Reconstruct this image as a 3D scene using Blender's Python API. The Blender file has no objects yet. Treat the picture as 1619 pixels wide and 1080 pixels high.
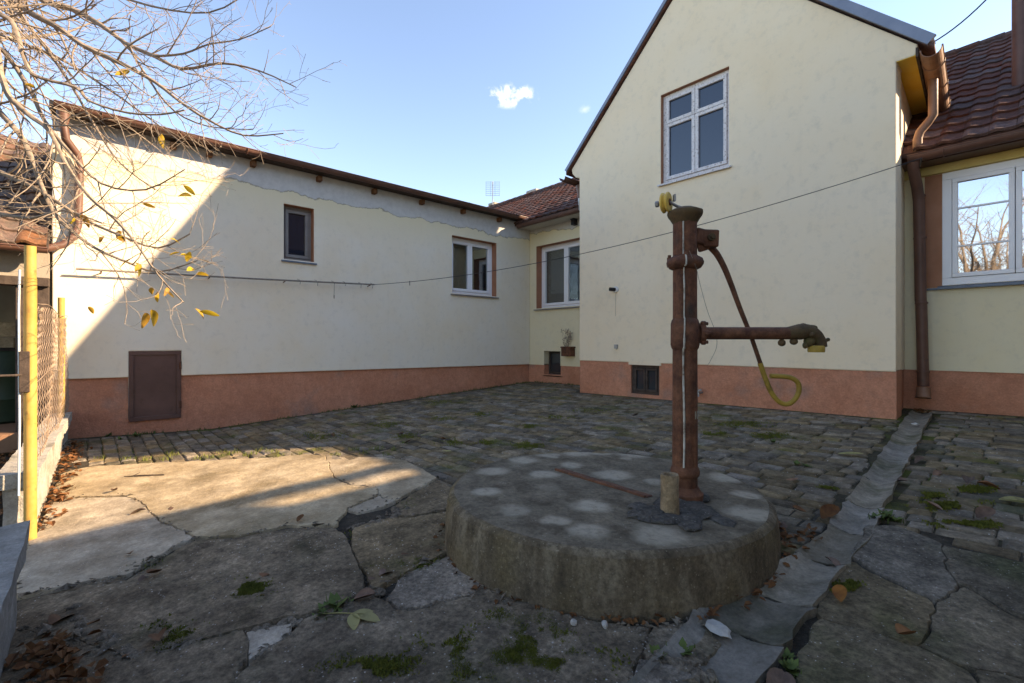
import bpy, bmesh, math, random
from mathutils import Vector, Matrix, noise
from mathutils.geometry import tessellate_polygon

R = math.radians
rnd = random.Random(7)
sc = bpy.context.scene
COL = sc.collection

# ------------------------------------------------------------------ camera, sky, sun, exposure
H = 1.18                        # camera height above the yard at the camera's foot
YAW = R(48.03)
FPX, CX, CY = 750.0, 809.5, 541.5
cam_d = bpy.data.cameras.new('camera')
cam = bpy.data.objects.new('camera', cam_d)
COL.objects.link(cam)
cam.location = (0, 0, H)
cam.rotation_euler = (R(90), 0, YAW)
cam_d.sensor_width = 36
cam_d.lens = FPX / 1619 * 36
cam_d.shift_y = 1.5 / 1619
cam_d.clip_start = 0.05
cam_d.clip_end = 2000
sc.camera = cam

SUN = Vector((0.87, 1.0, 0.665)).normalized()      # towards the sun
SUN_EL = math.asin(SUN.z)
SUN_AZ = math.atan2(SUN.x, SUN.y)
world = bpy.data.worlds.new('World')
sc.world = world
world.use_nodes = True
wn, wl = world.node_tree.nodes, world.node_tree.links
bg = wn['Background']
sky = wn.new('ShaderNodeTexSky')
sky.sky_type = 'NISHITA'
sky.sun_disc = False
sky.sun_elevation = SUN_EL
sky.sun_rotation = SUN_AZ
sky.altitude = 250
sky.air_density = 1.0
sky.dust_density = 0.05
sky.ozone_density = 2.6
bg.inputs['Strength'].default_value = 0.15

sun_d = bpy.data.lights.new('sun', 'SUN')
sun_d.energy = 5.0
sun_d.angle = R(0.55)
sun_d.color = (1.0, 0.84, 0.62)
sun = bpy.data.objects.new('sun', sun_d)
COL.objects.link(sun)
sun.rotation_euler = (-SUN).to_track_quat('-Z', 'Y').to_euler()
sun.location = (10, 12, 12)

sc.view_settings.view_transform = 'Standard'
sc.view_settings.look = 'None'
sc.view_settings.exposure = 1.52
sc.view_settings.gamma = 1.0
sc.view_settings.use_white_balance = True        # the photograph is balanced for the shade
sc.view_settings.white_balance_temperature = 7800
sc.view_settings.white_balance_tint = 17

# ------------------------------------------------------------------ pixel -> direction helpers (1619 px wide photograph)
CR, SR = math.cos(YAW), math.sin(YAW)
RIGHT = Vector((CR, SR, 0))
FWD = Vector((-SR, CR, 0))
def ray(px, py):
    return RIGHT * ((px - CX) / FPX) + FWD + Vector((0, 0, (CY - py) / FPX))
def at(px, py, d):
    return Vector((0, 0, H)) + ray(px, py) * d
def onX(px, py, X):
    v = ray(px, py); return Vector((0, 0, H)) + v * (X / v.x)
def onY(px, py, Y):
    v = ray(px, py); return Vector((0, 0, H)) + v * (Y / v.y)
def clamp(v, a, b): return max(a, min(b, v))
def zg(x, y):
    """height of the sloping yard"""
    z = .052 * clamp(y, -4, 9) + .012 * clamp(x, -9, 3)
    z += min(max(0, 1.3 - y) * .095, .15) * clamp((-5.3 - x) / 2, 0, 1)
    return z
def onG(px, py, off=0.0):
    v = ray(px, py); t = 3.0
    for _ in range(30):
        p = v * t
        t = (H - zg(p.x, p.y) - off) / -v.z
    return Vector((0, 0, H)) + v * t

# ------------------------------------------------------------------ material helpers
def nodes_of(name):
    m = bpy.data.materials.new(name); m.use_nodes = True
    nt = m.node_tree
    return m, nt.nodes, nt.links, nt.nodes['Principled BSDF']
def sock(v): return (*v, 1.0) if len(v) == 3 else v
def nz(N, L, pos, scale, detail=4, rough=.55, w=None):
    n = N.new('ShaderNodeTexNoise'); n.inputs['Scale'].default_value = scale
    n.inputs['Detail'].default_value = detail; n.inputs['Roughness'].default_value = rough
    L.new(pos, n.inputs['Vector']); return n.outputs['Fac']
def ramp(N, L, fac, stops):
    r = N.new('ShaderNodeValToRGB'); L.new(fac, r.inputs['Fac'])
    e = r.color_ramp.elements
    while len(e) < len(stops): e.new(.5)
    for el, (p, c) in zip(e, stops):
        el.position = p; el.color = sock(c) if not isinstance(c, (int, float)) else (c, c, c, 1)
    return r.outputs['Color']
def mix(N, L, fac, a, b, mode='MIX'):
    m = N.new('ShaderNodeMix'); m.data_type = 'RGBA'; m.blend_type = mode
    for s, v in ((m.inputs[0], fac), (m.inputs[6], a), (m.inputs[7], b)):
        if isinstance(v, (int, float)): s.default_value = v
        elif isinstance(v, (tuple, list)): s.default_value = sock(v)
        else: L.new(v, s)
    return m.outputs[2]
def math_n(N, L, op, a, b=0.0, cl=False):
    m = N.new('ShaderNodeMath'); m.operation = op; m.use_clamp = cl
    for s, v in ((m.inputs[0], a), (m.inputs[1], b)):
        if isinstance(v, (int, float)): s.default_value = v
        else: L.new(v, s)
    return m.outputs[0]
def world_pos(N): return N.new('ShaderNodeNewGeometry').outputs['Position']
def bump(N, L, bsdf, h, strength, dist=.01, prev=None):
    b = N.new('ShaderNodeBump'); b.inputs['Strength'].default_value = strength; b.inputs['Distance'].default_value = dist
    L.new(h, b.inputs['Height'])
    if prev: L.new(prev, b.inputs['Normal'])
    L.new(b.outputs['Normal'], bsdf.inputs['Normal']); return b.outputs['Normal']

def mk(name, c1, c2, scale=4, rough=.85, bs=80, bstr=.3, bdist=.004, speck=None, metallic=0, spec=.3, per_object=0.0, dirt=None, detail=6, grit=0.0):
    """two-tone mottled surface with fine relief; optional pale/dark specks, dirt and per-piece tone"""
    m, N, L, B = nodes_of(name)
    pos = world_pos(N)
    f = nz(N, L, pos, scale, detail, .62)
    col = ramp(N, L, f, [(.33, c1), (.67, c2)])
    if dirt:
        g = nz(N, L, pos, dirt[1], 5, .6)
        col = mix(N, L, ramp(N, L, g, [(dirt[2], 0), (dirt[2] + .16, 1)]), col, dirt[0])
    if speck:
        v = N.new('ShaderNodeTexVoronoi'); v.inputs['Scale'].default_value = speck[1]; L.new(pos, v.inputs['Vector'])
        sp = ramp(N, L, v.outputs['Distance'], [(speck[2], 1), (speck[2] + .06, 0)])
        keep = ramp(N, L, nz(N, L, pos, speck[1] * .35, 2), [(.5, 0), (.56, 1)])
        col = mix(N, L, math_n(N, L, 'MULTIPLY', sp, keep), col, speck[0])
    if per_object:
        oi = N.new('ShaderNodeObjectInfo').outputs['Random']
        at_ = N.new('ShaderNodeAttribute'); at_.attribute_name = 'tone'
        t = math_n(N, L, 'FRACT', math_n(N, L, 'ADD', oi, at_.outputs['Fac']))
        k = N.new('ShaderNodeMapRange'); L.new(t, k.inputs[0]); k.inputs[3].default_value = 1 - per_object; k.inputs[4].default_value = 1 + per_object
        hs = N.new('ShaderNodeHueSaturation'); L.new(col, hs.inputs['Color']); L.new(k.outputs[0], hs.inputs['Value'])
        t2 = math_n(N, L, 'FRACT', math_n(N, L, 'MULTIPLY', t, 7.31))
        k2 = N.new('ShaderNodeMapRange'); L.new(t2, k2.inputs[0]); k2.inputs[3].default_value = .6; k2.inputs[4].default_value = 1.25
        L.new(k2.outputs[0], hs.inputs['Saturation'])
        col = hs.outputs['Color']
    gr = None
    if grit:
        gr = nz(N, L, pos, 48, 8, .78)
        g2 = nz(N, L, pos, 11, 5, .7)
        col = mix(N, L, 1.0, col, ramp(N, L, gr, [(.30, 1 - grit), (.5, 1.0), (.72, 1 + grit * 1.3)]), 'MULTIPLY')
        col = mix(N, L, 1.0, col, ramp(N, L, g2, [(.32, 1 - grit * .7), (.68, 1 + grit * .6)]), 'MULTIPLY')
    L.new(col, B.inputs['Base Color'])
    B.inputs['Roughness'].default_value = rough; B.inputs['Metallic'].default_value = metallic
    B.inputs['Specular IOR Level'].default_value = spec
    if bstr:
        h = nz(N, L, pos, bs, 5, .65)
        n1 = bump(N, L, B, h, bstr, bdist)
        n1 = bump(N, L, B, f, min(1, bstr), bdist * 3, n1)
        if gr: bump(N, L, B, gr, .8, .012, n1)
    return m

M = {}
# gable plaster: cream, faint grey weathering
def plaster(name, base, pale, worn, worn_amt=.45, band=None):
    m, N, L, B = nodes_of(name)
    pos = world_pos(N)
    a = nz(N, L, pos, 1.1, 6, .6)
    col = ramp(N, L, a, [(.3, base), (.7, pale)])
    b = nz(N, L, pos, .55, 4, .6)
    col = mix(N, L, ramp(N, L, b, [(.42, 0), (.68, worn_amt)]), col, worn)
    # rain streaks: noise stretched down the wall
    mp = N.new('ShaderNodeMapping'); mp.inputs['Scale'].default_value = (5, 5, .35); L.new(pos, mp.inputs['Vector'])
    s = nz(N, L, mp.outputs[0], 1.5, 5, .7)
    col = mix(N, L, ramp(N, L, s, [(.55, 0), (.82, .07)]), col, (.33, .30, .25))
    fine = nz(N, L, pos, 9, 6, .7)
    col = mix(N, L, ramp(N, L, fine, [(.52, 0), (.74, .26)]), col, (.42, .39, .33))
    if band:
        z0, grey, under = band
        sp = N.new('ShaderNodeSeparateXYZ'); L.new(pos, sp.inputs[0])
        w = nz(N, L, pos, 2.2, 6, .62)
        zz = math_n(N, L, 'ADD', sp.outputs['Z'], math_n(N, L, 'MULTIPLY', math_n(N, L, 'SUBTRACT', w, .5), .34))
        # fresh yellow paint shows just below the unpainted mortar band
        y = N.new('ShaderNodeMapRange'); L.new(zz, y.inputs[0]); y.inputs[1].default_value = z0 - .55; y.inputs[2].default_value = z0 - .02
        col = mix(N, L, math_n(N, L, 'MULTIPLY', y.outputs[0], .8), col, under)
        e = N.new('ShaderNodeMapRange'); L.new(zz, e.inputs[0]); e.inputs[1].default_value = z0; e.inputs[2].default_value = z0 + .008
        gcol = mix(N, L, ramp(N, L, fine, [(.4, 0), (.7, .6)]), grey, tuple(c * .72 for c in grey))
        col = mix(N, L, e.outputs[0], col, gcol)
        ln = N.new('ShaderNodeMapRange'); L.new(math_n(N, L, 'ABSOLUTE', math_n(N, L, 'SUBTRACT', zz, z0)), ln.inputs[0])
        ln.inputs[1].default_value = 0.0; ln.inputs[2].default_value = .014; ln.inputs[3].default_value = .75; ln.inputs[4].default_value = 0
        col = mix(N, L, ln.outputs[0], col, (.16, .15, .13))
    L.new(col, B.inputs['Base Color'])
    B.inputs['Roughness'].default_value = .93; B.inputs['Specular IOR Level'].default_value = .15
    n1 = bump(N, L, B, nz(N, L, pos, 130, 4, .7), .35, .003)
    bump(N, L, B, nz(N, L, pos, 3.5, 5, .6), .25, .02, n1)
    return m
M['cream'] = plaster('cream plaster', (.80, .655, .455), (.86, .735, .545), (.72, .62, .48))
M['cream_yellow'] = plaster('yellow cream plaster', (.72, .62, .40), (.76, .68, .48), (.66, .60, .47), .3, band=(2.42 + H, (.58, .56, .51), (.76, .65, .40)))
M['annex'] = plaster('weathered annex plaster', (.76, .655, .49), (.80, .72, .58), (.74, .70, .62), .65, band=(2.32 + H, (.58, .565, .53), (.75, .65, .42)))
M['yellow_soffit'] = mk('yellow soffit', (.80, .50, .06), (.82, .58, .12), 3, .8, 60, .15)
M['ochre_band'] = mk('ochre lintel band', (.62, .47, .16), (.66, .52, .22), 3, .85, 60, .2)
M['plinth'] = mk('salmon roughcast', (.50, .21, .125), (.59, .27, .17), 2.2, .95, 70, .9, .012, dirt=((.36, .22, .17), 1.4, .56), spec=.12, grit=0.18)
M['reveal'] = mk('terracotta reveal', (.35, .155, .085), (.42, .20, .12), 4, .85, 90, .25, dirt=((.30, .16, .10), 3, .6))
M['brick'] = mk('grey paving brick', (.098, .076, .048), (.245, .192, .126), 9, .9, 120, .55, .005, speck=((.42, .42, .40), 38, .10), per_object=.34, dirt=((.095, .095, .035), 2.4, .54), spec=.25, grit=0.35)
M['joint'] = mk('mossy joint soil', (.045, .038, .026), (.085, .072, .040), 7, 1, 90, .9, .012, dirt=((.10, .115, .022), 2.2, .47), grit=0.4)
M['dirt'] = mk('yard soil', (.035, .030, .024), (.075, .062, .045), 5, 1, 60, 1, .02, speck=((.2, .19, .17), 60, .12), dirt=((.05, .065, .018), 1.3, .6), grit=0.5)
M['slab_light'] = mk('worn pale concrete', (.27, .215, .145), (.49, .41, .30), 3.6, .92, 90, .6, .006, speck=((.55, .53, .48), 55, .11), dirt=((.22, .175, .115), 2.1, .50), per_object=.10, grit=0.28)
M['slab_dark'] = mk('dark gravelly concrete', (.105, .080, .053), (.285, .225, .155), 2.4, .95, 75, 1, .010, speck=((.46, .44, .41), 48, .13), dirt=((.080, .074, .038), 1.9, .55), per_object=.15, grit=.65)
M['slab_right'] = mk('grey mossy concrete', (.090, .074, .050), (.21, .172, .122), 2.6, .95, 80, 1, .009, speck=((.36, .35, .33), 55, .12), dirt=((.085, .090, .040), 1.6, .52), per_object=.2, grit=.65)
M['channel'] = mk('smooth channel concrete', (.165, .142, .105), (.30, .262, .205), 5, .9, 100, .6, .006, dirt=((.10, .095, .055), 3.2, .50), per_object=.2, grit=0.3)
M['low_wall'] = mk('old wall concrete', (.36, .33, .28), (.50, .47, .41), 4, .93, 60, .8, .010, dirt=((.24, .21, .15), 3.2, .55), grit=0.3)
M['grey_block'] = mk('grey block concrete', (.22, .215, .20), (.34, .33, .31), 5, .92, 70, .7, .008, dirt=((.14, .145, .12), 3, .55), grit=0.3)
M['stub'] = mk('clay pipe concrete', (.22, .155, .090), (.33, .25, .16), 14, .95, 90, .9, .006, grit=0.35)
M['mortar'] = mk('broken dark mortar', (.07, .066, .060), (.14, .13, .118), 12, .95, 60, 1, .012, speck=((.4, .39, .36), 70, .12), grit=0.4)
M['iron'] = mk('rusty red brown iron', (.070, .026, .015), (.19, .080, .043), 13, .7, 120, .5, .003, dirt=((.055, .036, .028), 6, .55), spec=.3, grit=0.3)
M['iron_moss'] = mk('mossy brown iron', (.060, .040, .022), (.12, .075, .035), 22, .75, 120, .6, .004, dirt=((.075, .075, .028), 9, .52))
M['drip'] = mk('pale paint streak', (.30, .29, .25), (.50, .49, .44), 22, .8, 90, .4, .002, dirt=((.16, .12, .09), 16, .52))
M['ochre_paint'] = mk('dirty yellow paint', (.26, .17, .030), (.40, .27, .05), 14, .6, 90, .3, .002, dirt=((.13, .085, .02), 8, .6))
M['pulley'] = mk('yellow plastic', (.62, .40, .06), (.72, .50, .14), 16, .5, 80, .1, .001)
M['yellow_post'] = mk('flaking yellow paint', (.38, .225, .045), (.50, .32, .09), 7, .6, 70, .4, .002, dirt=((.22, .11, .045), 12, .58))
M['steel'] = mk('grey galvanised steel', (.22, .22, .22), (.34, .34, .34), 12, .5, 60, .1, metallic=.6)
M['black'] = mk('black plastic', (.012, .012, .013), (.022, .022, .024), 8, .45, 60, .1)
M['grey_plastic'] = mk('grey plastic', (.36, .34, .30), (.42, .40, .36), 8, .6, 60, .1)
M['white_metal'] = mk('white enamel', (.62, .62, .60), (.70, .70, .68), 8, .45, 60, .1)
M['gutter'] = mk('brown painted gutter', (.105, .048, .032), (.155, .075, .052), 5, .5, 80, .25, .002, spec=.45, dirt=((.07, .045, .035), 6, .6))
M['gutter_old'] = mk('old copper brown gutter', (.20, .10, .055), (.30, .16, .10), 7, .55, 60, .4, .004, dirt=((.10, .055, .035), 5, .55), spec=.45)
M['flashing'] = mk('blue grey sheet metal', (.16, .19, .25), (.22, .25, .31), 3, .45, 40, .1, metallic=.3)
M['zinc'] = mk('bright zinc pipe', (.42, .43, .44), (.52, .53, .54), 8, .4, 60, .15, metallic=.5)
M['tile'] = mk('brown red roof tile', (.085, .040, .031), (.155, .072, .054), 8, .8, 70, .5, .004, per_object=.28, dirt=((.07, .045, .035), 2.5, .57), grit=.3, spec=.1)
M['tile_old'] = mk('weathered roof tile', (.10, .055, .036), (.19, .105, .068), 8, .85, 60, .7, .006, per_object=.3, dirt=((.09, .07, .045), 4, .54), grit=0.4)
M['pvc'] = mk('white window plastic', (.80, .80, .81), (.85, .85, .86), 3, .38, 60, .03, spec=.45)
M['grey_frame'] = mk('grey brown frame', (.20, .18, .165), (.25, .23, .21), 6, .6, 60, .2)
M['blue_sill'] = mk('blue grey tin sill', (.10, .13, .17), (.15, .18, .22), 6, .5, 60, .1, metallic=.3)
M['sill'] = mk('grey brown tin sill', (.16, .14, .13), (.22, .20, .19), 6, .55, 60, .2)
M['peeling'] = mk('peeling white paint', (.62, .60, .60), (.72, .70, .70), 10, .75, 90, .6, .004, dirt=((.18, .14, .105), 38, .55))
M['dark_wood'] = mk('dark weathered wood', (.045, .032, .026), (.085, .062, .05), 12, .85, 60, .6, .005)
M['brown_wood'] = mk('brown wood', (.13, .055, .022), (.19, .085, .035), 12, .8, 60, .5, .004)
M['hatch'] = mk('brown steel sheet', (.090, .046, .036), (.135, .070, .055), 2.6, .55, 40, .3, .004, dirt=((.07, .035, .022), 5, .58))
M['block'] = mk('whitewashed block', (.30, .26, .20), (.42, .37, .29), 5, .95, 60, .6, .006, per_object=.15, grit=0.25)
M['shed_wall'] = mk('grey shed render', (.28, .24, .19), (.36, .31, .25), 3, .95, 60, .5, .006)
M['shed_floor'] = mk('brown floor tile', (.20, .105, .060), (.27, .15, .09), 4, .8, 50, .3)
M['barrel'] = mk('dark green barrel', (.012, .028, .016), (.022, .045, .026), 5, .5, 50, .1)
M['wire'] = mk('weathered wire', (.17, .15, .125), (.27, .24, .20), 20, .6, 60, .1)
M['fence_wire'] = mk('rusty fence wire', (.22, .15, .10), (.36, .27, .20), 20, .7, 60, .1)
M['cable'] = mk('dark cable', (.03, .03, .032), (.05, .05, .052), 8, .6, 60, 0)
M['bark'] = mk('grey tan bark', (.25, .195, .13), (.38, .31, .22), 18, .9, 120, .6, .003, dirt=((.34, .27, .08), 6, .60))
M['twig'] = mk('tan twig bark', (.20, .155, .115), (.34, .275, .21), 20, .85, 120, .2, .002)
M['leaf_brown'] = mk('dry brown leaf', (.105, .048, .026), (.21, .105, .052), 25, .8, 90, .4, .002, per_object=.4)
M['grass'] = mk('yellow green weed', (.085, .115, .022), (.17, .18, .045), 14, .8, 60, 0)
M['weed'] = mk('dark green weed', (.050, .078, .016), (.095, .13, .030), 20, .7, 60, 0)
M['moss'] = mk('olive moss', (.085, .10, .014), (.17, .175, .028), 16, 1, 160, 1, .008)
M['curtain'] = mk('white lace curtain', (.50, .50, .50), (.62, .62, .62), 40, .9, 60, .2)
M['interior'] = mk('dim room interior', (.05, .048, .045), (.075, .07, .065), 2, .9, 40, 0)
M['chip'] = mk('white plaster chip', (.30, .29, .27), (.44, .43, .40), 20, .9, 90, .5, .003)
M['scratch_text'] = mk('pale stencil paint', (.26, .25, .20), (.34, .33, .27), 40, .8, 60, .1)

def leaf_mat(name, c1, c2):
    m, N, L, B = nodes_of(name)
    pos = world_pos(N)
    oi = N.new('ShaderNodeObjectInfo').outputs['Random']
    col = mix(N, L, oi, c1, c2)
    f = nz(N, L, pos, 30, 4)
    col = mix(N, L, ramp(N, L, f, [(.5, 0), (.7, .6)]), col, tuple(c * .45 for c in c2))
    L.new(col, B.inputs['Base Color']); B.inputs['Roughness'].default_value = .6
    tr = N.new('ShaderNodeBsdfTranslucent'); L.new(col, tr.inputs['Color'])
    ms = N.new('ShaderNodeMixShader'); ms.inputs[0].default_value = .4
    out = N['Material Output']
    L.new(B.outputs[0], ms.inputs[1]); L.new(tr.outputs[0], ms.inputs[2]); L.new(ms.outputs[0], out.inputs[0])
    return m
M['leaf_yellow'] = leaf_mat('yellow walnut leaf', (.60, .42, .03), (.42, .22, .03))
M['leaf_pale'] = leaf_mat('pale fallen leaf', (.44, .40, .16), (.36, .32, .14))

def glass(name, refl, tint=(.03, .035, .04), trans=.0):
    """window pane: sharp reflection over a dim see-through or dark body"""
    m, N, L, B = nodes_of(name)
    out = N['Material Output']
    g = N.new('ShaderNodeBsdfGlossy'); g.inputs['Roughness'].default_value = .015; g.inputs['Color'].default_value = (.95, .97, 1, 1)
    B.inputs['Base Color'].default_value = sock(tint); B.inputs['Roughness'].default_value = .3; B.inputs['Specular IOR Level'].default_value = 0
    body = B.outputs[0]
    if trans:
        t = N.new('ShaderNodeBsdfTransparent'); t.inputs['Color'].default_value = (.86, .9, .9, 1)
        a = N.new('ShaderNodeMixShader'); a.inputs[0].default_value = trans
        L.new(body, a.inputs[1]); L.new(t.outputs[0], a.inputs[2]); body = a.outputs[0]
    lw = N.new('ShaderNodeLayerWeight'); lw.inputs['Blend'].default_value = .35
    fac = math_n(N, L, 'ADD', math_n(N, L, 'MULTIPLY', lw.outputs['Fresnel'], .8), refl, True)
    # old panes are never quite flat
    w = nz(N, L, world_pos(N), 2.2, 1)
    b = N.new('ShaderNodeBump'); b.inputs['Strength'].default_value = .05; b.inputs['Distance'].default_value = .02
    L.new(w, b.inputs['Height']); L.new(b.outputs[0], g.inputs['Normal'])
    ms = N.new('ShaderNodeMixShader'); L.new(fac, ms.inputs[0]); L.new(body, ms.inputs[1]); L.new(g.outputs[0], ms.inputs[2])
    L.new(ms.outputs[0], out.inputs[0])
    return m
M['glass_mirror'] = glass('reflecting double glazing', .55)
M['glass_sky_tint'] = glass('dark old pane', .04, tint=(.008, .016, .030))  # blue sky reflection is put into the pane's body colour
M['glass'] = glass('see through pane', .10, trans=.9)
M['glass_dim'] = glass('dim cellar pane', .05)

# well top: dark concrete with round pale spots
def well_top_mat(spots):
    m, N, L, B = nodes_of('spotted well concrete')
    pos = world_pos(N)
    f = nz(N, L, pos, 6, 6, .65)
    col = ramp(N, L, f, [(.32, (.078, .062, .043)), (.68, (.205, .170, .122))])
    wob = N.new('ShaderNodeTexNoise'); wob.inputs['Scale'].default_value = 9; L.new(pos, wob.inputs['Vector'])
    wv = N.new('ShaderNodeVectorMath'); wv.operation = 'MULTIPLY_ADD'
    L.new(wob.outputs['Color'], wv.inputs[0]); wv.inputs[1].default_value = (.09, .09, 0); L.new(pos, wv.inputs[2])
    fine = nz(N, L, pos, 26, 5, .7)
    col = mix(N, L, 1.0, col, ramp(N, L, nz(N, L, pos, 46, 8, .78), [(.3, .6), (.5, 1.0), (.72, 1.45)]), 'MULTIPLY')
    for (x, y, r, k) in spots:
        d = N.new('ShaderNodeVectorMath'); d.operation = 'DISTANCE'
        sub = N.new('ShaderNodeVectorMath'); sub.operation = 'MULTIPLY'; L.new(wv.outputs[0], sub.inputs[0]); sub.inputs[1].default_value = (1, 1, 0)
        L.new(sub.outputs[0], d.inputs[0]); d.inputs[1].default_value = (x + .045, y + .045, 0)
        mr = N.new('ShaderNodeMapRange'); mr.interpolation_type = 'SMOOTHSTEP'; L.new(d.outputs['Value'], mr.inputs[0])
        mr.inputs[1].default_value = r * .45; mr.inputs[2].default_value = r * 1.18; mr.inputs[3].default_value = k * .85; mr.inputs[4].default_value = 0
        kk = math_n(N, L, 'MULTIPLY', mr.outputs[0], ramp(N, L, fine, [(.30, .4), (.52, 1)]))
        col = mix(N, L, kk, col, (.42, .37, .285))
    v = N.new('ShaderNodeTexVoronoi'); v.inputs['Scale'].default_value = 60; L.new(pos, v.inputs['Vector'])
    L.new(mix(N, L, math_n(N, L, 'MULTIPLY', ramp(N, L, v.outputs['Distance'], [(.08, 1), (.14, 0)]), ramp(N, L, nz(N, L, pos, 12, 2), [(.55, 0), (.6, 1)])), col, (.4, .4, .38)), B.inputs['Base Color'])
    B.inputs['Roughness'].default_value = .93; B.inputs['Specular IOR Level'].default_value = .2
    n1 = bump(N, L, B, nz(N, L, pos, 90, 5, .7), .8, .006); bump(N, L, B, f, .6, .02, n1)
    return m
def well_side_mat():
    m, N, L, B = nodes_of('algae stained well concrete')
    pos = world_pos(N)
    mp = N.new('ShaderNodeMapping'); mp.inputs['Scale'].default_value = (7, 7, 2.2); L.new(pos, mp.inputs['Vector'])
    f = nz(N, L, mp.outputs[0], 1.2, 7, .65)
    col = ramp(N, L, f, [(.3, (.060, .046, .031)), (.5, (.125, .098, .066)), (.72, (.23, .19, .135))])
    g = nz(N, L, pos, 2.3, 5, .6)
    col = mix(N, L, ramp(N, L, g, [(.5, 0), (.66, .6)]), col, (.15, .115, .058))
    v = N.new('ShaderNodeTexVoronoi'); v.inputs['Scale'].default_value = 46; L.new(pos, v.inputs['Vector'])
    col = mix(N, L, ramp(N, L, v.outputs['Distance'], [(.10, .5), (.18, 0)]), col, (.27, .24, .18))
    col = mix(N, L, 1.0, col, ramp(N, L, nz(N, L, pos, 46, 8, .78), [(.3, .5), (.5, 1.0), (.72, 1.6)]), 'MULTIPLY')
    L.new(col, B.inputs['Base Color']); B.inputs['Roughness'].default_value = .95; B.inputs['Specular IOR Level'].default_value = .15
    n1 = bump(N, L, B, nz(N, L, pos, 75, 5, .7), .9, .008); bump(N, L, B, f, .7, .02, n1)
    return m
M['well_side'] = well_side_mat()

# sky with one small cloud
def finish_world():
    tc = wn.new('ShaderNodeTexCoord').outputs['Generated']
    d = ray(806, 151).normalized(); d2 = ray(925, 173).normalized()
    fac = None
    nzv = wn.new('ShaderNodeTexNoise'); nzv.inputs['Scale'].default_value = 38; nzv.inputs['Detail'].default_value = 7; nzv.inputs['Roughness'].default_value = .62
    wl.new(tc, nzv.inputs['Vector'])
    for dd, w, hgt, amt in ((d, .060, .025, .7), (d2, .014, .010, .15)):
        up = Vector((0, 0, 1)); side = dd.cross(up).normalized(); upv = side.cross(dd)
        s = wn.new('ShaderNodeVectorMath'); s.operation = 'DOT_PRODUCT'; wl.new(tc, s.inputs[0]); s.inputs[1].default_value = side / w
        u = wn.new('ShaderNodeVectorMath'); u.operation = 'DOT_PRODUCT'; wl.new(tc, u.inputs[0]); u.inputs[1].default_value = upv / hgt
        f = wn.new('ShaderNodeVectorMath'); f.operation = 'DOT_PRODUCT'; wl.new(tc, f.inputs[0]); f.inputs[1].default_value = dd
        def mm(op, a, b, cl=False):
            n = wn.new('ShaderNodeMath'); n.operation = op; n.use_clamp = cl
            for sk, v in ((n.inputs[0], a), (n.inputs[1], b)):
                if isinstance(v, (int, float)): sk.default_value = v
                else: wl.new(v, sk)
            return n.outputs[0]
        r2 = mm('ADD', mm('POWER', s.outputs['Value'], 2.0), mm('POWER', u.outputs['Value'], 2.0))
        body = mm('SUBTRACT', 1.0, mm('POWER', r2, .5))
        k = mm('ADD', mm('MULTIPLY', body, .75), mm('MULTIPLY', mm('SUBTRACT', nzv.outputs['Fac'], .56), 3.4))
        k = mm('MULTIPLY', mm('MULTIPLY', k, mm('GREATER_THAN', f.outputs['Value'], 0.0), True), mm('MULTIPLY', mm('MULTIPLY', body, 2.2, True), amt))
        fac = k if fac is None else mm('MAXIMUM', fac, k)
    mx = wn.new('ShaderNodeMix'); mx.data_type = 'RGBA'
    wl.new(fac, mx.inputs[0]); wl.new(sky.outputs[0], mx.inputs[6]); mx.inputs[7].default_value = (6.2, 6.3, 6.6, 1)
    wl.new(mx.outputs[2], bg.inputs['Color'])
finish_world()

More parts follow.
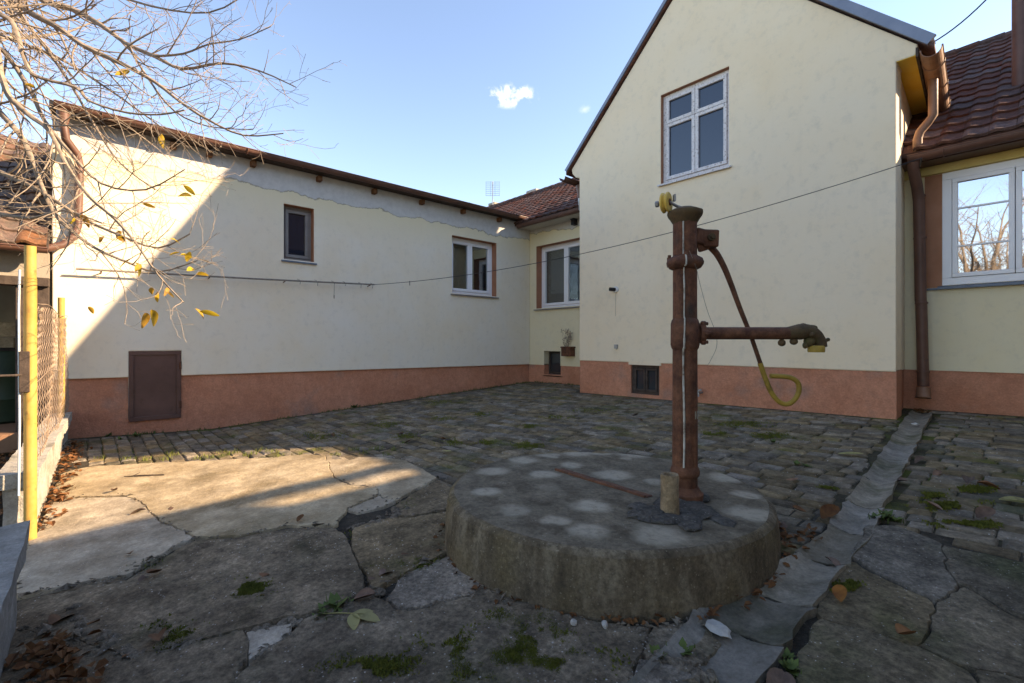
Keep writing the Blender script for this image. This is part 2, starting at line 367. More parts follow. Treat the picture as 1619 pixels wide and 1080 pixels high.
# ------------------------------------------------------------------ mesh helpers
class MB:
    def __init__(s): s.v = []; s.f = []; s.m = []; s.t = []
    def add(s, vs, fs, mi=0):
        o = len(s.v); s.v += [Vector(v) for v in vs]
        for f in fs: s.f.append([i + o for i in f]); s.m.append(mi)
        return s
    def box(s, a, b, mi=0):
        x0, y0, z0 = a; x1, y1, z1 = b
        x0, x1 = min(x0, x1), max(x0, x1); y0, y1 = min(y0, y1), max(y0, y1); z0, z1 = min(z0, z1), max(z0, z1)
        vs = [(x, y, z) for z in (z0, z1) for (x, y) in ((x0, y0), (x1, y0), (x1, y1), (x0, y1))]
        return s.add(vs, [(3, 2, 1, 0), (4, 5, 6, 7), (0, 1, 5, 4), (1, 2, 6, 5), (2, 3, 7, 6), (3, 0, 4, 7)], mi)
    def bar(s, a, b, w, h, up=(0, 0, 1), mi=0):
        """box along a->b, w sideways, h along up"""
        a, b = Vector(a), Vector(b); d = (b - a).normalized(); u = Vector(up); sd = d.cross(u).normalized(); u = sd.cross(d).normalized()
        vs = []
        for p in (a, b):
            for (i, j) in ((-1, -1), (1, -1), (1, 1), (-1, 1)): vs.append(p + sd * (w / 2 * i) + u * (h / 2 * j))
        return s.add(vs, [(0, 1, 2, 3), (7, 6, 5, 4), (0, 4, 5, 1), (1, 5, 6, 2), (2, 6, 7, 3), (3, 7, 4, 0)], mi)
    def tube(s, pts, rad, n=8, cap=True, mi=0):
        pts = [Vector(p) for p in pts]
        if isinstance(rad, (int, float)): rad = [rad] * len(pts)
        o = len(s.v); ref = None
        for i, p in enumerate(pts):
            d = (pts[min(i + 1, len(pts) - 1)] - pts[max(i - 1, 0)])
            d = d.normalized() if d.length > 1e-9 else Vector((0, 0, 1))
            if ref is None:
                ref = d.orthogonal().normalized()
            ref = (ref - d * ref.dot(d))
            ref = ref.normalized() if ref.length > 1e-6 else d.orthogonal().normalized()
            w = d.cross(ref)
            for k in range(n):
                a = 2 * math.pi * k / n
                s.v.append(p + (ref * math.cos(a) + w * math.sin(a)) * rad[i])
        for i in range(len(pts) - 1):
            for k in range(n):
                k2 = (k + 1) % n
                s.f.append([o + i * n + k, o + i * n + k2, o + (i + 1) * n + k2, o + (i + 1) * n + k]); s.m.append(mi)
        if cap:
            s.f.append([o + k for k in range(n)][::-1]); s.m.append(mi)
            s.f.append([o + (len(pts) - 1) * n + k for k in range(n)]); s.m.append(mi)
        return s
    def lathe(s, prof, n=24, c=(0, 0, 0), axis=(0, 0, 1), mi=0, flute=None):
        """prof = [(r, h)...] around axis from c"""
        c = Vector(c); ax = Vector(axis).normalized(); u = ax.orthogonal().normalized()
        if abs(ax.z) > .99: u = Vector((1, 0, 0))
        w = ax.cross(u); o = len(s.v)
        for (r, h) in prof:
            for k in range(n):
                a = 2 * math.pi * k / n
                rr = r * (flute(k, n) if flute else 1)
                s.v.append(c + ax * h + (u * math.cos(a) + w * math.sin(a)) * rr)
        for i in range(len(prof) - 1):
            for k in range(n):
                k2 = (k + 1) % n
                s.f.append([o + i * n + k, o + i * n + k2, o + (i + 1) * n + k2, o + (i + 1) * n + k]); s.m.append(mi)
        s.f.append([o + k for k in range(n)][::-1]); s.m.append(mi)
        s.f.append([o + (len(prof) - 1) * n + k for k in range(n)]); s.m.append(mi)
        return s
    def poly(s, outer, holes, org, ux, uy, depth, mi=0, hole_mi=None, back=True):
        """flat plate with openings: outer/holes are 2-D loops in (ux, uy); depth runs along -(ux x uy)"""
        org, ux, uy = Vector(org), Vector(ux), Vector(uy); nrm = ux.cross(uy).normalized()
        loops = [outer] + list(holes)
        flat = [p for l in loops for p in l]
        tri = tessellate_polygon([[Vector((p[0], p[1], 0)) for p in l] for l in loops])
        P3 = [org + ux * p[0] + uy * p[1] for p in flat]
        o = len(s.v); s.v += P3
        def area(t):
            a, b, c = (flat[i] for i in t); return (b[0] - a[0]) * (c[1] - a[1]) - (b[1] - a[1]) * (c[0] - a[0])
        for t in tri:
            t = list(t)
            if area(t) < 0: t = t[::-1]
            s.f.append([o + i for i in t]); s.m.append(mi)
        ob = len(s.v); s.v += [p - nrm * depth for p in P3]
        if back:
            for t in tri:
                t = list(t)
                if area(t) > 0: t = t[::-1]
                s.f.append([ob + i for i in t]); s.m.append(mi)
        k = 0
        for li, l in enumerate(loops):
            n = len(l); ar = sum(l[i][0] * l[(i + 1) % n][1] - l[(i + 1) % n][0] * l[i][1] for i in range(n))
            for i in range(n):
                a, b = k + i, k + (i + 1) % n
                q = [o + a, ob + a, ob + b, o + b]
                if (ar < 0) != (li > 0): q = q[::-1]
                s.f.append(q); s.m.append(mi if li == 0 or hole_mi is None else hole_mi)
            k += n
        return s
    def build(s, name, mats, parent=None, smooth=False, loc=None):
        """link as ONE object; vertices are world coordinates; origin = thing base"""
        me = bpy.data.meshes.new(name)
        off = Vector((0, 0, 0)); p = parent
        while p is not None: off += p.location; p = p.parent
        if loc is not None: off = off + Vector(loc)
        me.from_pydata([tuple(v - off) for v in s.v], [], s.f)
        if not isinstance(mats, (list, tuple)): mats = [mats]
        for mm_ in mats: me.materials.append(M[mm_] if isinstance(mm_, str) else mm_)
        me.polygons.foreach_set('material_index', s.m)
        if smooth: me.polygons.foreach_set('use_smooth', [True] * len(s.f))
        if s.t:
            at_ = me.attributes.new('tone', 'FLOAT', 'FACE'); at_.data.foreach_set('value', s.t)
        me.update()
        o = bpy.data.objects.new(name, me); COL.objects.link(o)
        o.parent = parent
        if loc is not None: o.location = loc
        return o
def tag(o, label=None, cat=None, group=None, kind=None):
    if label: o['label'] = label
    if cat: o['category'] = cat
    if group: o['group'] = group
    if kind: o['kind'] = kind
    return o
def thing(name, loc, label, cat, group=None):
    o = bpy.data.objects.new(name, None); COL.objects.link(o); o.location = loc
    o.empty_display_size = .1
    return tag(o, label, cat, group)
def shade_auto(o, ang=35):
    o.data.polygons.foreach_set('use_smooth', [True] * len(o.data.polygons))
    try: o.data.set_sharp_from_angle(angle=R(ang))
    except Exception: pass
    return o
def bev(o, w=.006, seg=2):
    b = o.modifiers.new('bevel', 'BEVEL'); b.width = w; b.segments = seg; b.limit_method = 'ANGLE'; return o
def rect(x0, x1, z0, z1): return [(x0, z0), (x1, z0), (x1, z1), (x0, z1)]
def halfpipe(a, b, r, wall=.006, n=10, up=Vector((0, 0, 1)), mb=None):
    """half-round gutter from a to b, open on top"""
    mb = mb or MB(); a, b = Vector(a), Vector(b); d = (b - a).normalized(); sd = d.cross(up).normalized()
    prof = [(-r * math.cos(math.pi * k / n), -r * math.sin(math.pi * k / n)) for k in range(n + 1)]
    prof += [((r - wall) * math.cos(math.pi * k / n), -(r - wall) * math.sin(math.pi * k / n)) for k in range(n + 1)]
    vs = [p + sd * x + up * z for p in (a, b) for (x, z) in prof]; m = len(prof)
    fs = [[i, (i + 1) % m, m + (i + 1) % m, m + i] for i in range(m)]
    fs += [[i, i + 1, m - 2 - i, m - 1 - i] for i in range(n)] + [[m + m - 1 - i, m + m - 2 - i, m + i + 1, m + i] for i in range(n)]
    mb.add(vs, fs)
    # rolled front lip
    for sgn in (-1, 1): mb.tube([a + sd * (r * sgn), b + sd * (r * sgn)], .009, 6)
    return mb

# ================================================================== THE SETTING: ground, paving, slabs, channel
def grid_sheet(xs, ys, zf):
    mb = MB(); n = len(ys)
    for x in xs:
        for y in ys: mb.v.append(Vector((x, y, zf(x, y))))
    for i in range(len(xs) - 1):
        for j in range(n - 1):
            mb.f.append([i * n + j, (i + 1) * n + j, (i + 1) * n + j + 1, i * n + j + 1]); mb.m.append(0)
    return mb
xs = [-600, -150, -40, -20, -12] + [-9 + .5 * i for i in range(29)] + [8, 15, 40, 150, 600]
ys = [-600, -150, -40, -15, -8] + [-5 + .5 * i for i in range(30)] + [12, 20, 40, 150, 600]
ground = tag(grid_sheet(xs, ys, lambda x, y: zg(x, y) - .085).build('ground', 'dirt', smooth=True), kind='structure')

WC = Vector((-1.732, 2.278)); WR = .897; WTOP = H - .85          # well cover: centre, radius, top height
# joint bed under the bricks
bx = [-7.85 + .25 * i for i in range(40)]; by = [-.4 + .25 * i for i in range(33)]
paving = tag(grid_sheet(bx, by, lambda x, y: zg(x, y) - .016).build('paving', 'joint', smooth=True), kind='structure')
tag(paving, 'mossy brick paving sloping gently across the courtyard')

SLAB_EDGE = [(-9, -.9), (-7.2, -.35), (-6.35, .02), (-5.59, .86), (-4.98, 1.55), (-4.24, 2.0), (-3.96, 2.14), (-3.28, 2.06), (-2.9, 1.95), (-1.0, 2.2), (-.70, 2.45), (-.62, 3.12), (-.45, 3.36), (-.27, 3.33), (-.05, 3.24), (2.2, 3.1)]
def slab_edge(x):
    for (x0, y0), (x1, y1) in zip(SLAB_EDGE, SLAB_EDGE[1:]):
        if x0 <= x <= x1: return y0 + (y1 - y0) * (x - x0) / (x1 - x0)
    return 99
CHL = [(1.40, -.90), (1.9, -.93), (2.25, -.86), (2.6, -.80), (3.0, -.775), (4.0, -.835), (5.0, -.88), (6.0, -.945), (7.25, -1.01)]   # channel left edge (y, x)
CHR = [(1.40, -.60), (1.9, -.60), (2.25, -.60), (2.6, -.595), (3.0, -.59), (4.0, -.645), (5.0, -.69), (6.0, -.75), (7.25, -.82)]
def interp(tab, y):
    if y <= tab[0][0]: return tab[0][1]
    for (a, b), (c, d) in zip(tab, tab[1:]):
        if a <= y <= c: return b + (d - b) * (y - a) / (c - a)
    return tab[-1][1]
def brick_ok(x, y):
    if x < -7.64 or x > 1.95: return False
    lim = 6.62 if -5.72 < x < -.98 else 7.46
    if y > lim or y < slab_edge(x) - .03: return False
    if (Vector((x, y)) - WC).length < WR + .03: return False
    if interp(CHL, y) - .035 < x < interp(CHR, y) + .035 and y < 7.3: return False
    return True
def brick_geo(seed, L=.236, W=.117, hgt=.065):
    q = random.Random(seed); j = lambda a: q.uniform(-a, a)
    vs = []
    cs = [(-1, -1), (1, -1), (1, 1), (-1, 1)]
    jit = [(j(.005), j(.004)) for _ in cs]
    for z, ins in ((-hgt, 0), (-.013, 0), (-.004, .006), (0, .017)):
        for (sx, sy), (a, b) in zip(cs, jit):
            vs.append((sx * (L / 2 - ins) + a, sy * (W / 2 - ins) + b, z + (j(.003) if z > -.02 else 0)))
    fs = []
    for r in range(3):
        for k in range(4):
            k2 = (k + 1) % 4; fs.append((r * 4 + k, r * 4 + k2, r * 4 + 4 + k2, r * 4 + 4 + k))
    fs.append((12, 13, 14, 15))
    return vs, fs
brick_geos = [brick_geo(s) for s in range(6)] + [brick_geo(10 + s, L=.175) for s in range(2)] + [brick_geo(20 + s, L=.112) for s in range(2)]
spots = []
row = 0; y = -.3
while y < 7.5:
    x = -7.75 + (.133 if row % 2 else 0) + rnd.uniform(-.03, .03)
    while x < 2.0:
        short = rnd.random() < .12
        ln = .175 if short else .236
        cx_ = x + ln / 2
        ends = brick_ok(x + .03, y), brick_ok(x + ln - .03, y)
        if brick_ok(cx_, y) and (all(ends) or short):
            spots.append((cx_ + rnd.uniform(-.004, .004), y + rnd.uniform(-.005, .005), 1 if short else 0))
        else:
            for cc in (x + .056, x + .176):
                if brick_ok(cc, y): spots.append((cc, y + rnd.uniform(-.005, .005), 2))
        x += ln + rnd.uniform(.003, .010)
    y += .1235 + rnd.uniform(-.002, .003); row += 1
def in_view(p):
    v = Vector(p) - Vector((0, 0, H)); f = v.dot(FWD)
    if f < .3: return False
    px = CX + FPX * v.dot(RIGHT) / f; py = CY - FPX * v.z / f
    return -10 < px < 1629 and py < 1090
def brick_matrix(x, y):
    z = zg(x, y); dx = (zg(x + .1, y) - z) / .1; dy = (zg(x, y + .1) - z) / .1
    sag = .012 * noise.noise(Vector((x * .9, y * .9, 3)))
    nrm = Vector((-dx + rnd.uniform(-.03, .03), -dy + rnd.uniform(-.04, .04), 1)).normalized()
    q = Vector((0, 0, 1)).rotation_difference(nrm)
    return Matrix.Translation((x, y, z + sag + rnd.uniform(-.004, .004))) @ q.to_matrix().to_4x4() @ Matrix.Rotation(rnd.uniform(-.035, .035), 4, 'Z')
def vis_size(s):
    v = Vector((s[0], s[1], zg(s[0], s[1]) - H)); return v.length if in_view((s[0], s[1], zg(s[0], s[1]))) else 999
spots.sort(key=vis_size)
brick_meshes = []
for vs, fs in brick_geos:
    b = MB(); b.add(vs, fs); me = bpy.data.meshes.new('brick'); me.from_pydata([tuple(v) for v in b.v], [], b.f); me.materials.append(M['brick']); me.update(); brick_meshes.append(me)
far = MB()
for i, (x, y, short) in enumerate(spots):
    gi = (rnd.randrange(6), rnd.choice((6, 7)), rnd.choice((8, 9)))[short]
    mt = brick_matrix(x, y)
    if i < 296:
        o = bpy.data.objects.new('brick', brick_meshes[gi]); COL.objects.link(o); o.parent = paving; o.matrix_local = mt
    else:
        vs, fs = brick_geos[gi]; tn = rnd.random()
        far.add([mt @ Vector(v) for v in vs], fs); far.t += [tn] * len(fs)
tag(far.build('far_bricks', 'brick', paving), kind='stuff')

# ---- cracked concrete slabs, outlines traced on the ground
def inset(loop, d):
    n = len(loop); out = []
    ar = sum(loop[i].x * loop[(i + 1) % n].y - loop[(i + 1) % n].x * loop[i].y for i in range(n))
    sg = 1 if ar > 0 else -1
    for i in range(n):
        a, b, c = loop[i - 1], loop[i], loop[(i + 1) % n]
        e1 = (b - a).normalized() if (b - a).length > 1e-6 else Vector((1, 0)); e2 = (c - b).normalized() if (c - b).length > 1e-6 else e1
        nn = Vector((-e1.y - e2.y, e1.x + e2.x)) * sg
        nn = nn.normalized() if nn.length > .2 else Vector((-e1.y, e1.x)) * sg
        out.append(b + nn * d)
    return out
def jag(loop, step=.03, amp=.022):
    out = []; n = len(loop)
    for i in range(n):
        a, b = loop[i], loop[(i + 1) % n]; k = max(1, int((b - a).length / step)); nn = Vector((-(b - a).y, (b - a).x))
        nn = nn.normalized() if nn.length else nn
        for j in range(k):
            p = a.lerp(b, j / k); q = Vector((p.x * 9, p.y * 9, 0)); q2 = q * 3.1
            out.append(p + Vector((noise.noise(q) + .5 * noise.noise(q2), noise.noise(q + Vector((5, 2, 7))) + .5 * noise.noise(q2 + Vector((5, 2, 7))))) * amp)
    return out
def slab(loop, mat, parent, name='slab', lift=.010, crack=-.007, thick=.09, tilt=.005, step=.03, amp=.022, zfun=None):
    loop = [Vector((p[0], p[1])) for p in loop]
    ar = sum(loop[i].x * loop[(i + 1) % len(loop)].y - loop[(i + 1) % len(loop)].x * loop[i].y for i in range(len(loop)))
    if ar < 0: loop = loop[::-1]
    outer = inset(jag(loop, step, amp), crack); top = inset(outer, .006)
    c = sum(outer, Vector((0, 0))) / len(outer); tx, ty = rnd.uniform(-tilt, tilt), rnd.uniform(-tilt, tilt); lift += rnd.uniform(-.004, .005)
    zf = lambda p: (zfun or zg)(p.x, p.y) + lift + (p.x - c.x) * tx + (p.y - c.y) * ty
    mb = MB(); n = len(outer)
    # inner grid points give the surface a gentle unevenness
    wob = lambda p: .012 * noise.noise(Vector((p.x * 2.1, p.y * 2.1, 1.7))) + .006 * noise.noise(Vector((p.x * 6, p.y * 6, 4.2)))
    me = bmesh.new()
    ring = [me.verts.new((p.x, p.y, 0)) for p in top]
    me.verts.ensure_lookup_table()
    tri = tessellate_polygon([[Vector((p.x, p.y, 0)) for p in top]])
    for t in tri:
        try: me.faces.new([ring[i] for i in t])
        except ValueError: pass
    bmesh.ops.beautify_fill(me, faces=me.faces[:], edges=[e for e in me.edges if not e.is_boundary])
    for _ in range(5):
        long_e = [e for e in me.edges if e.calc_length() > .13 and not e.is_boundary]
        if not long_e: break
        bmesh.ops.subdivide_edges(me, edges=long_e, cuts=1, use_grid_fill=False)
        bmesh.ops.triangulate(me, faces=me.faces[:])
        bmesh.ops.beautify_fill(me, faces=me.faces[:], edges=[e for e in me.edges if not e.is_boundary])
    bmesh.ops.recalc_face_normals(me, faces=me.faces[:])
    me.verts.index_update()
    vs = [Vector((v.co.x, v.co.y, zf(v.co) + wob(v.co))) for v in me.verts]
    fs = []
    for f in me.faces:
        ids = [v.index for v in f.verts]
        if f.normal.z < 0: ids = ids[::-1]
        fs.append(ids)
    me.free()
    mb.add(vs, fs)
    o = len(mb.v)
    mb.v += [Vector((p.x, p.y, zf(p) + wob(p) - .012)) for p in outer] + [Vector((p.x, p.y, zf(p) - thick)) for p in outer]
    for i in range(n):
        j = (i + 1) % n
        mb.f.append([o + i, o + j, j, i]); mb.m.append(0)
        mb.f.append([o + n + i, o + n + j, o + j, o + i]); mb.m.append(0)
    ob = mb.build(name, mat, parent)
    return shade_auto(ob, 40)
def gpx(lst, s=1, ox=0, oy=0): return [onG(ox + x / s, oy + y / s).xy for x, y in lst]

slabs = tag(grid_sheet([-6.5 + .25 * i for i in range(36)], [-1.6 + .25 * i for i in range(21)], lambda x, y: zg(x, y) - .012 + .010 * noise.noise(Vector((x * 4, y * 4, 0)))).build('concrete_yard', 'dirt', smooth=True), kind='structure')
tag(slabs, 'cracked concrete slabs with soil in the cracks around the well')
P = [
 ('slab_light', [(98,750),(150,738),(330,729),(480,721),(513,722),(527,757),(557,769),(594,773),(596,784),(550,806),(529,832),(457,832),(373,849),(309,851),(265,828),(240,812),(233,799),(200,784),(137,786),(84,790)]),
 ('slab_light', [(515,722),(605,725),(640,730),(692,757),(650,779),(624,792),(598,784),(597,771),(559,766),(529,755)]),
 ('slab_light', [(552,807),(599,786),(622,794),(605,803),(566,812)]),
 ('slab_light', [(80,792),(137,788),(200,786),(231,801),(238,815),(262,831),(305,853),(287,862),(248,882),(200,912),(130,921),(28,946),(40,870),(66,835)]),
 ('slab_dark', [(693,762),(716,776),(709,806),(650,818),(622,815),(632,795),(655,782)]),
 ('slab_dark', [(560,836),(620,820),(650,823),(706,812),(706,850),(709,876),(662,897),(627,916),(590,935),(580,905),(560,885),(556,865)]),
 ('slab_dark', [(632,921),(664,903),(710,884),(730,905),(765,932),(745,941),(668,962),(634,966),(612,950)]),
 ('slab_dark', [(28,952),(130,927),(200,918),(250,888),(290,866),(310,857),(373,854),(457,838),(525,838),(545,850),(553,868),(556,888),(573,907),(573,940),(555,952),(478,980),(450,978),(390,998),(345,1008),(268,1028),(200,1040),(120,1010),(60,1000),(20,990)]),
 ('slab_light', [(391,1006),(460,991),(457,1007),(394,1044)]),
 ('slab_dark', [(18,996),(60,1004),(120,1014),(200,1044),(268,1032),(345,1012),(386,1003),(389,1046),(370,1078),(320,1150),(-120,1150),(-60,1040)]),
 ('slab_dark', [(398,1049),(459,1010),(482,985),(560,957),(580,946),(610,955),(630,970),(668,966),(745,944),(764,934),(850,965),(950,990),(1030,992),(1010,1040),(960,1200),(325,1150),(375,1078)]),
 ('slab_dark', [(1036,992),(1110,984),(1140,1018),(1118,1046),(1090,1056),(1030,1040),(1018,1030)]),
 ('slab_dark', [(1014,1046),(1085,1062),(1100,1090),(1060,1200),(966,1200)]),
]
Z = lambda l: gpx(l, 4.153, 1240, 820)
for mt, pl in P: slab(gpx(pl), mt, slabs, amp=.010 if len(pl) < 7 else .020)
for pl in ([(470,190),(560,60),(760,80),(930,140),(1040,200),(1040,290),(1100,380),(1125,440),(1000,540),(870,480),(640,370),(440,270)],
           [(415,285),(640,385),(870,495),(990,550),(980,580),(960,680),(900,790),(880,860),(700,800),(400,700),(240,655),(205,610)],
           [(1045,200),(1330,250),(1574,310),(2300,470),(2300,900),(1574,640),(1400,560),(1200,450),(1130,430),(1105,375),(1050,290)],
           [(1010,540),(1130,460),(1180,455),(1400,575),(1574,660),(2300,930),(2300,1250),(1574,1050),(1400,1010),(1250,985),(1080,930),(900,870),(900,820),(960,740),(985,600)],
           [(240,680),(400,715),(700,815),(880,880),(1060,950),(1200,1010),(1240,1080),(1240,1400),(30,1400),(100,890),(190,720)],
           [(1255,1000),(1400,1030),(1574,1075),(2300,1280),(2300,1600),(1250,1600)]):
    slab(Z(pl), 'slab_right', slabs, crack=-.004)
# slabs that carry on outside the picture
for lp in ([(-2.55, -.15), (-1.2, .12), (-1.0, -1.3), (-2.5, -1.4)], [(-1.15, .1), (-.3, .45), (.2, -1.2), (-.95, -1.3)], [(-.25, .5), (1.7, .9), (1.7, -1.2), (.25, -1.2)]):
    slab(lp, 'slab_dark', slabs)

# ---- drain channel: shallow dished concrete pieces
chan = tag(grid_sheet([-1.08, -.95, -.8, -.65, -.52], [1.2 + .3 * i for i in range(21)], lambda x, y: zg(x, y) - .06).build('drain_channel', 'dirt', smooth=True), kind='structure')
tag(chan, 'dished concrete rain channel running from the downpipe past the well')
cuts = [1.25, 1.83, 2.16, 2.62, 3.08, 3.55, 4.12, 4.75, 5.42, 6.2, 7.22]
for k, (y0, y1) in enumerate(zip(cuts, cuts[1:])):
    mb = MB(); ny, nx = 7, 9; skew = rnd.uniform(-.05, .05); g = .006
    for i in range(ny):
        for j in range(nx):
            s = j / (nx - 1); y = y0 + g + (y1 - y0 - 2 * g) * i / (ny - 1) + skew * (s - .5) + (rnd.uniform(-.012, .012) if i in (0, ny - 1) else 0)
            xl, xr = interp(CHL, y), interp(CHR, y)
            x = xl + (xr - xl) * s + (rnd.uniform(-.012, .012) if j in (0, nx - 1) else 0)
            dish = -.032 * (1 - (2 * s - 1) ** 2)
            mb.v.append(Vector((x, y, zg(x, y) + .024 + dish + .005 * noise.noise(Vector((x * 5, y * 5, 0))))))
    for i in range(ny - 1):
        for j in range(nx - 1): mb.f.append([i * nx + j, i * nx + j + 1, (i + 1) * nx + j + 1, (i + 1) * nx + j]); mb.m.append(0)
    edge = [j for j in range(nx)] + [i * nx + nx - 1 for i in range(1, ny)] + [(ny - 1) * nx + j for j in range(nx - 2, -1, -1)] + [i * nx for i in range(ny - 2, 0, -1)]
    o = len(mb.v); mb.v += [mb.v[e] - Vector((0, 0, .07)) for e in edge]
    for a in range(len(edge)):
        b = (a + 1) % len(edge); mb.f.append([edge[b], edge[a], o + a, o + b]); mb.m.append(0)
    shade_auto(mb.build('channel_segment', 'channel', chan), 40)

# ================================================================== BUILDINGS
def XS(y): return -1.065 - .06 * (y - 6.7)           # side wall of the gable wing runs slightly askew
ZU = Vector((0, 0, 1))
def window(parent, org, ux, x0, x1, z0, z1, inset=.08, fw=.055, splits=(), rows=(), bars=(), fm='pvc', gm='glass', sash=.045, sill='sill', sill_out=.05, label=None):
    """frame > sashes, panes, glazing bars, sill; org on the wall face, ux along it, outward normal = ux x z"""
    ux = Vector(ux); n = ux.cross(ZU); org = Vector(org)
    T = lambda x, z, d: org + ux * x + ZU * z - n * d
    def ring(mb, a, b, c, d, w, d0, th):
        for (p, q, r_, s) in ((a, b, c, c + w), (a, b, d - w, d), (a, a + w, c + w, d - w), (b - w, b, c + w, d - w)):
            vs = [T(x, z, dd) for dd in (d0, d0 + th) for (x, z) in ((p, r_), (q, r_), (q, s), (p, s))]
            mb.add(vs, [(0, 1, 2, 3), (7, 6, 5, 4), (0, 4, 5, 1), (1, 5, 6, 2), (2, 6, 7, 3), (3, 7, 4, 0)])
    mb = MB(); ring(mb, x0, x1, z0, z1, fw, inset, .07)
    w = bev(mb.build('window', fm, parent), .004, 1)
    if label: w['label'] = label
    xsx = [x0 + fw] + list(splits) + [x1 - fw]; zsz = [z0 + fw] + list(rows) + [z1 - fw]
    for i in range(len(xsx) - 1):
        for j in range(len(zsz) - 1):
            a, b, c, d = xsx[i] + .003, xsx[i + 1] - .003, zsz[j] + .003, zsz[j + 1] - .003
            m = MB(); ring(m, a, b, c, d, sash, inset - .014, .06); bev(m.build('sash', fm, w), .004, 1)
            m = MB(); m.add([T(x, z, inset + .02) for (x, z) in ((a + sash - .004, c + sash - .004), (b - sash + .004, c + sash - .004), (b - sash + .004, d - sash + .004), (a + sash - .004, d - sash + .004))] +
                            [T(x, z, inset + .026) for (x, z) in ((a + sash - .004, c + sash - .004), (b - sash + .004, c + sash - .004), (b - sash + .004, d - sash + .004), (a + sash - .004, d - sash + .004))],
                            [(0, 1, 2, 3), (7, 6, 5, 4), (0, 4, 5, 1), (1, 5, 6, 2), (2, 6, 7, 3), (3, 7, 4, 0)]); m.build('pane', gm, w)
            for zb in bars:
                if c < zb < d:
                    m = MB(); q = [T(a + sash, zb - .008, inset + .012), T(b - sash, zb + .008, inset + .018)]
                    m.bar(T(a + sash, zb, inset + .010), T(b - sash, zb, inset + .010), .012, .018); m.build('glazing_bar', fm, w)
    if sill:
        m = MB(); a, b = x0 - .04, x1 + .04
        vs = [T(a, z0 - .004, inset), T(b, z0 - .004, inset), T(b, z0 - .022, -sill_out), T(a, z0 - .022, -sill_out), T(a, z0 - .026, inset), T(b, z0 - .026, inset), T(b, z0 - .046, -sill_out), T(a, z0 - .046, -sill_out)]
        m.add(vs, [(3, 2, 1, 0), (4, 5, 6, 7), (0, 1, 5, 4), (1, 2, 6, 5), (2, 3, 7, 6), (3, 0, 4, 7)]); m.build('sill', sill, w)
    return w
def room(parent, org, ux, x0, x1, z0, z1, d0, d1):
    ux = Vector(ux); n = ux.cross(ZU); org = Vector(org); T = lambda x, z, d: org + ux * x + ZU * z - n * d
    m = MB(); vs = [T(x, z, d) for d in (d0, d1) for (x, z) in ((x0, z0), (x1, z0), (x1, z1), (x0, z1))]
    m.add(vs, [(4, 5, 6, 7), (0, 4, 7, 3), (1, 2, 6, 5), (0, 1, 5, 4), (3, 7, 6, 2)]); return m.build('room_lining', 'interior', parent)
def curtain(win, org, ux, x0, x1, z0, z1, d, mat='curtain'):
    ux = Vector(ux); n = ux.cross(ZU); org = Vector(org); m = MB(); k = 40
    for i in range(k + 1):
        x = x0 + (x1 - x0) * i / k; dd = d + .02 * math.sin(i * 1.9) + .01 * math.sin(i * .7)
        for z in (z0, z1): m.v.append(org + ux * x + ZU * z - n * dd)
    for i in range(k): m.f.append([2 * i, 2 * i + 2, 2 * i + 3, 2 * i + 1]); m.m.append(0)
    return m.build('curtain', mat, win, smooth=True)

house = thing('house', (-3.3, 7.0, zg(-3.3, 7)), 'cream rendered house with steep gable wing, salmon plinth and brown tiled roofs', 'house')
XA = (1, 0, 0)
# --- gable wing
GY = 6.7
g_out = [(-5.61, H - .33), (-1.065, H - .33), (-1.065, H + 3.12), (-.90, H + 3.12), (-.88, H + 3.23), (-3.35, H + 5.68), (-5.80, H + 3.20), (-5.78, H + 3.12), (-5.70, H + 3.03), (-5.61, H + 3.00)]
AW = (-3.962, -2.910, H + 2.485, H + 3.866)
o = MB().poly(g_out, [rect(*AW)], (0, GY, 0), XA, ZU, .30, 0, 1).build('gable_wall', ['cream', 'reveal'], house); bev(o, .012, 2)
window(house, (0, GY, 0), XA, *AW, inset=.07, fw=.05, splits=((AW[0] + AW[1]) / 2,), rows=(H + 3.41,), fm='peeling', gm='glass_sky_tint', sash=.05, sill='peeling', sill_out=.045, label='old attic window with four panes and peeling white paint')
m = MB(); m.box((AW[0], GY + .16, AW[2]), (AW[1], GY + .2, AW[3])); m.build('room_lining', 'interior', house)
BW = (-4.52, -4.00, H - .84, H - .37)
pl = [(-5.61, -.3), (-1.065, -.3), (-1.065, H - .31), (-5.61, H - .31)]
MB().poly(pl, [rect(*BW)], (0, GY + .015, 0), XA, ZU, .30, 0, 0).build('plinth', 'plinth', house)
window(house, (0, GY + .015, 0), XA, *BW, inset=.03, fw=.045, splits=((BW[0] + BW[1]) / 2,), fm='dark_wood', gm='glass_dim', sash=.035, sill=None, label='small two pane cellar window with weathered wooden frame')
m = MB(); m.box((BW[0], GY + .20, BW[2]), (BW[1], GY + .24, BW[3])); m.build('room_lining', 'interior', house)
m = MB(); m.box((BW[0] - .03, GY - .012, H - .365), (BW[1] + .04, GY + .02, H - .325)); m.build('lintel', 'cream', house)
# right side wall and plinth
d_side = Vector((-.06, 1, 0)).normalized()
ln = (9.4 - 7.0) / d_side.y
MB().poly([(0, H - .33), (ln, H - .33), (ln, H + 3.16), (0, H + 3.16)], [], (XS(7.0) + .0, 7.0, 0), d_side, ZU, .3).build('side_wall', 'cream', house)
MB().poly([(.017, -.3), (ln, -.3), (ln, H - .31), (.017, H - .31)], [], (XS(7.0) - .015, 7.0, 0), d_side, ZU, .28).build('plinth', 'plinth', house)
MB().poly([(0, -.3), (2.6, -.3), (2.6, H + 3.0), (0, H + 3.0)], [], (-5.61, 9.6, 0), (0, -1, 0), ZU, .3).build('side_wall', 'cream', house)
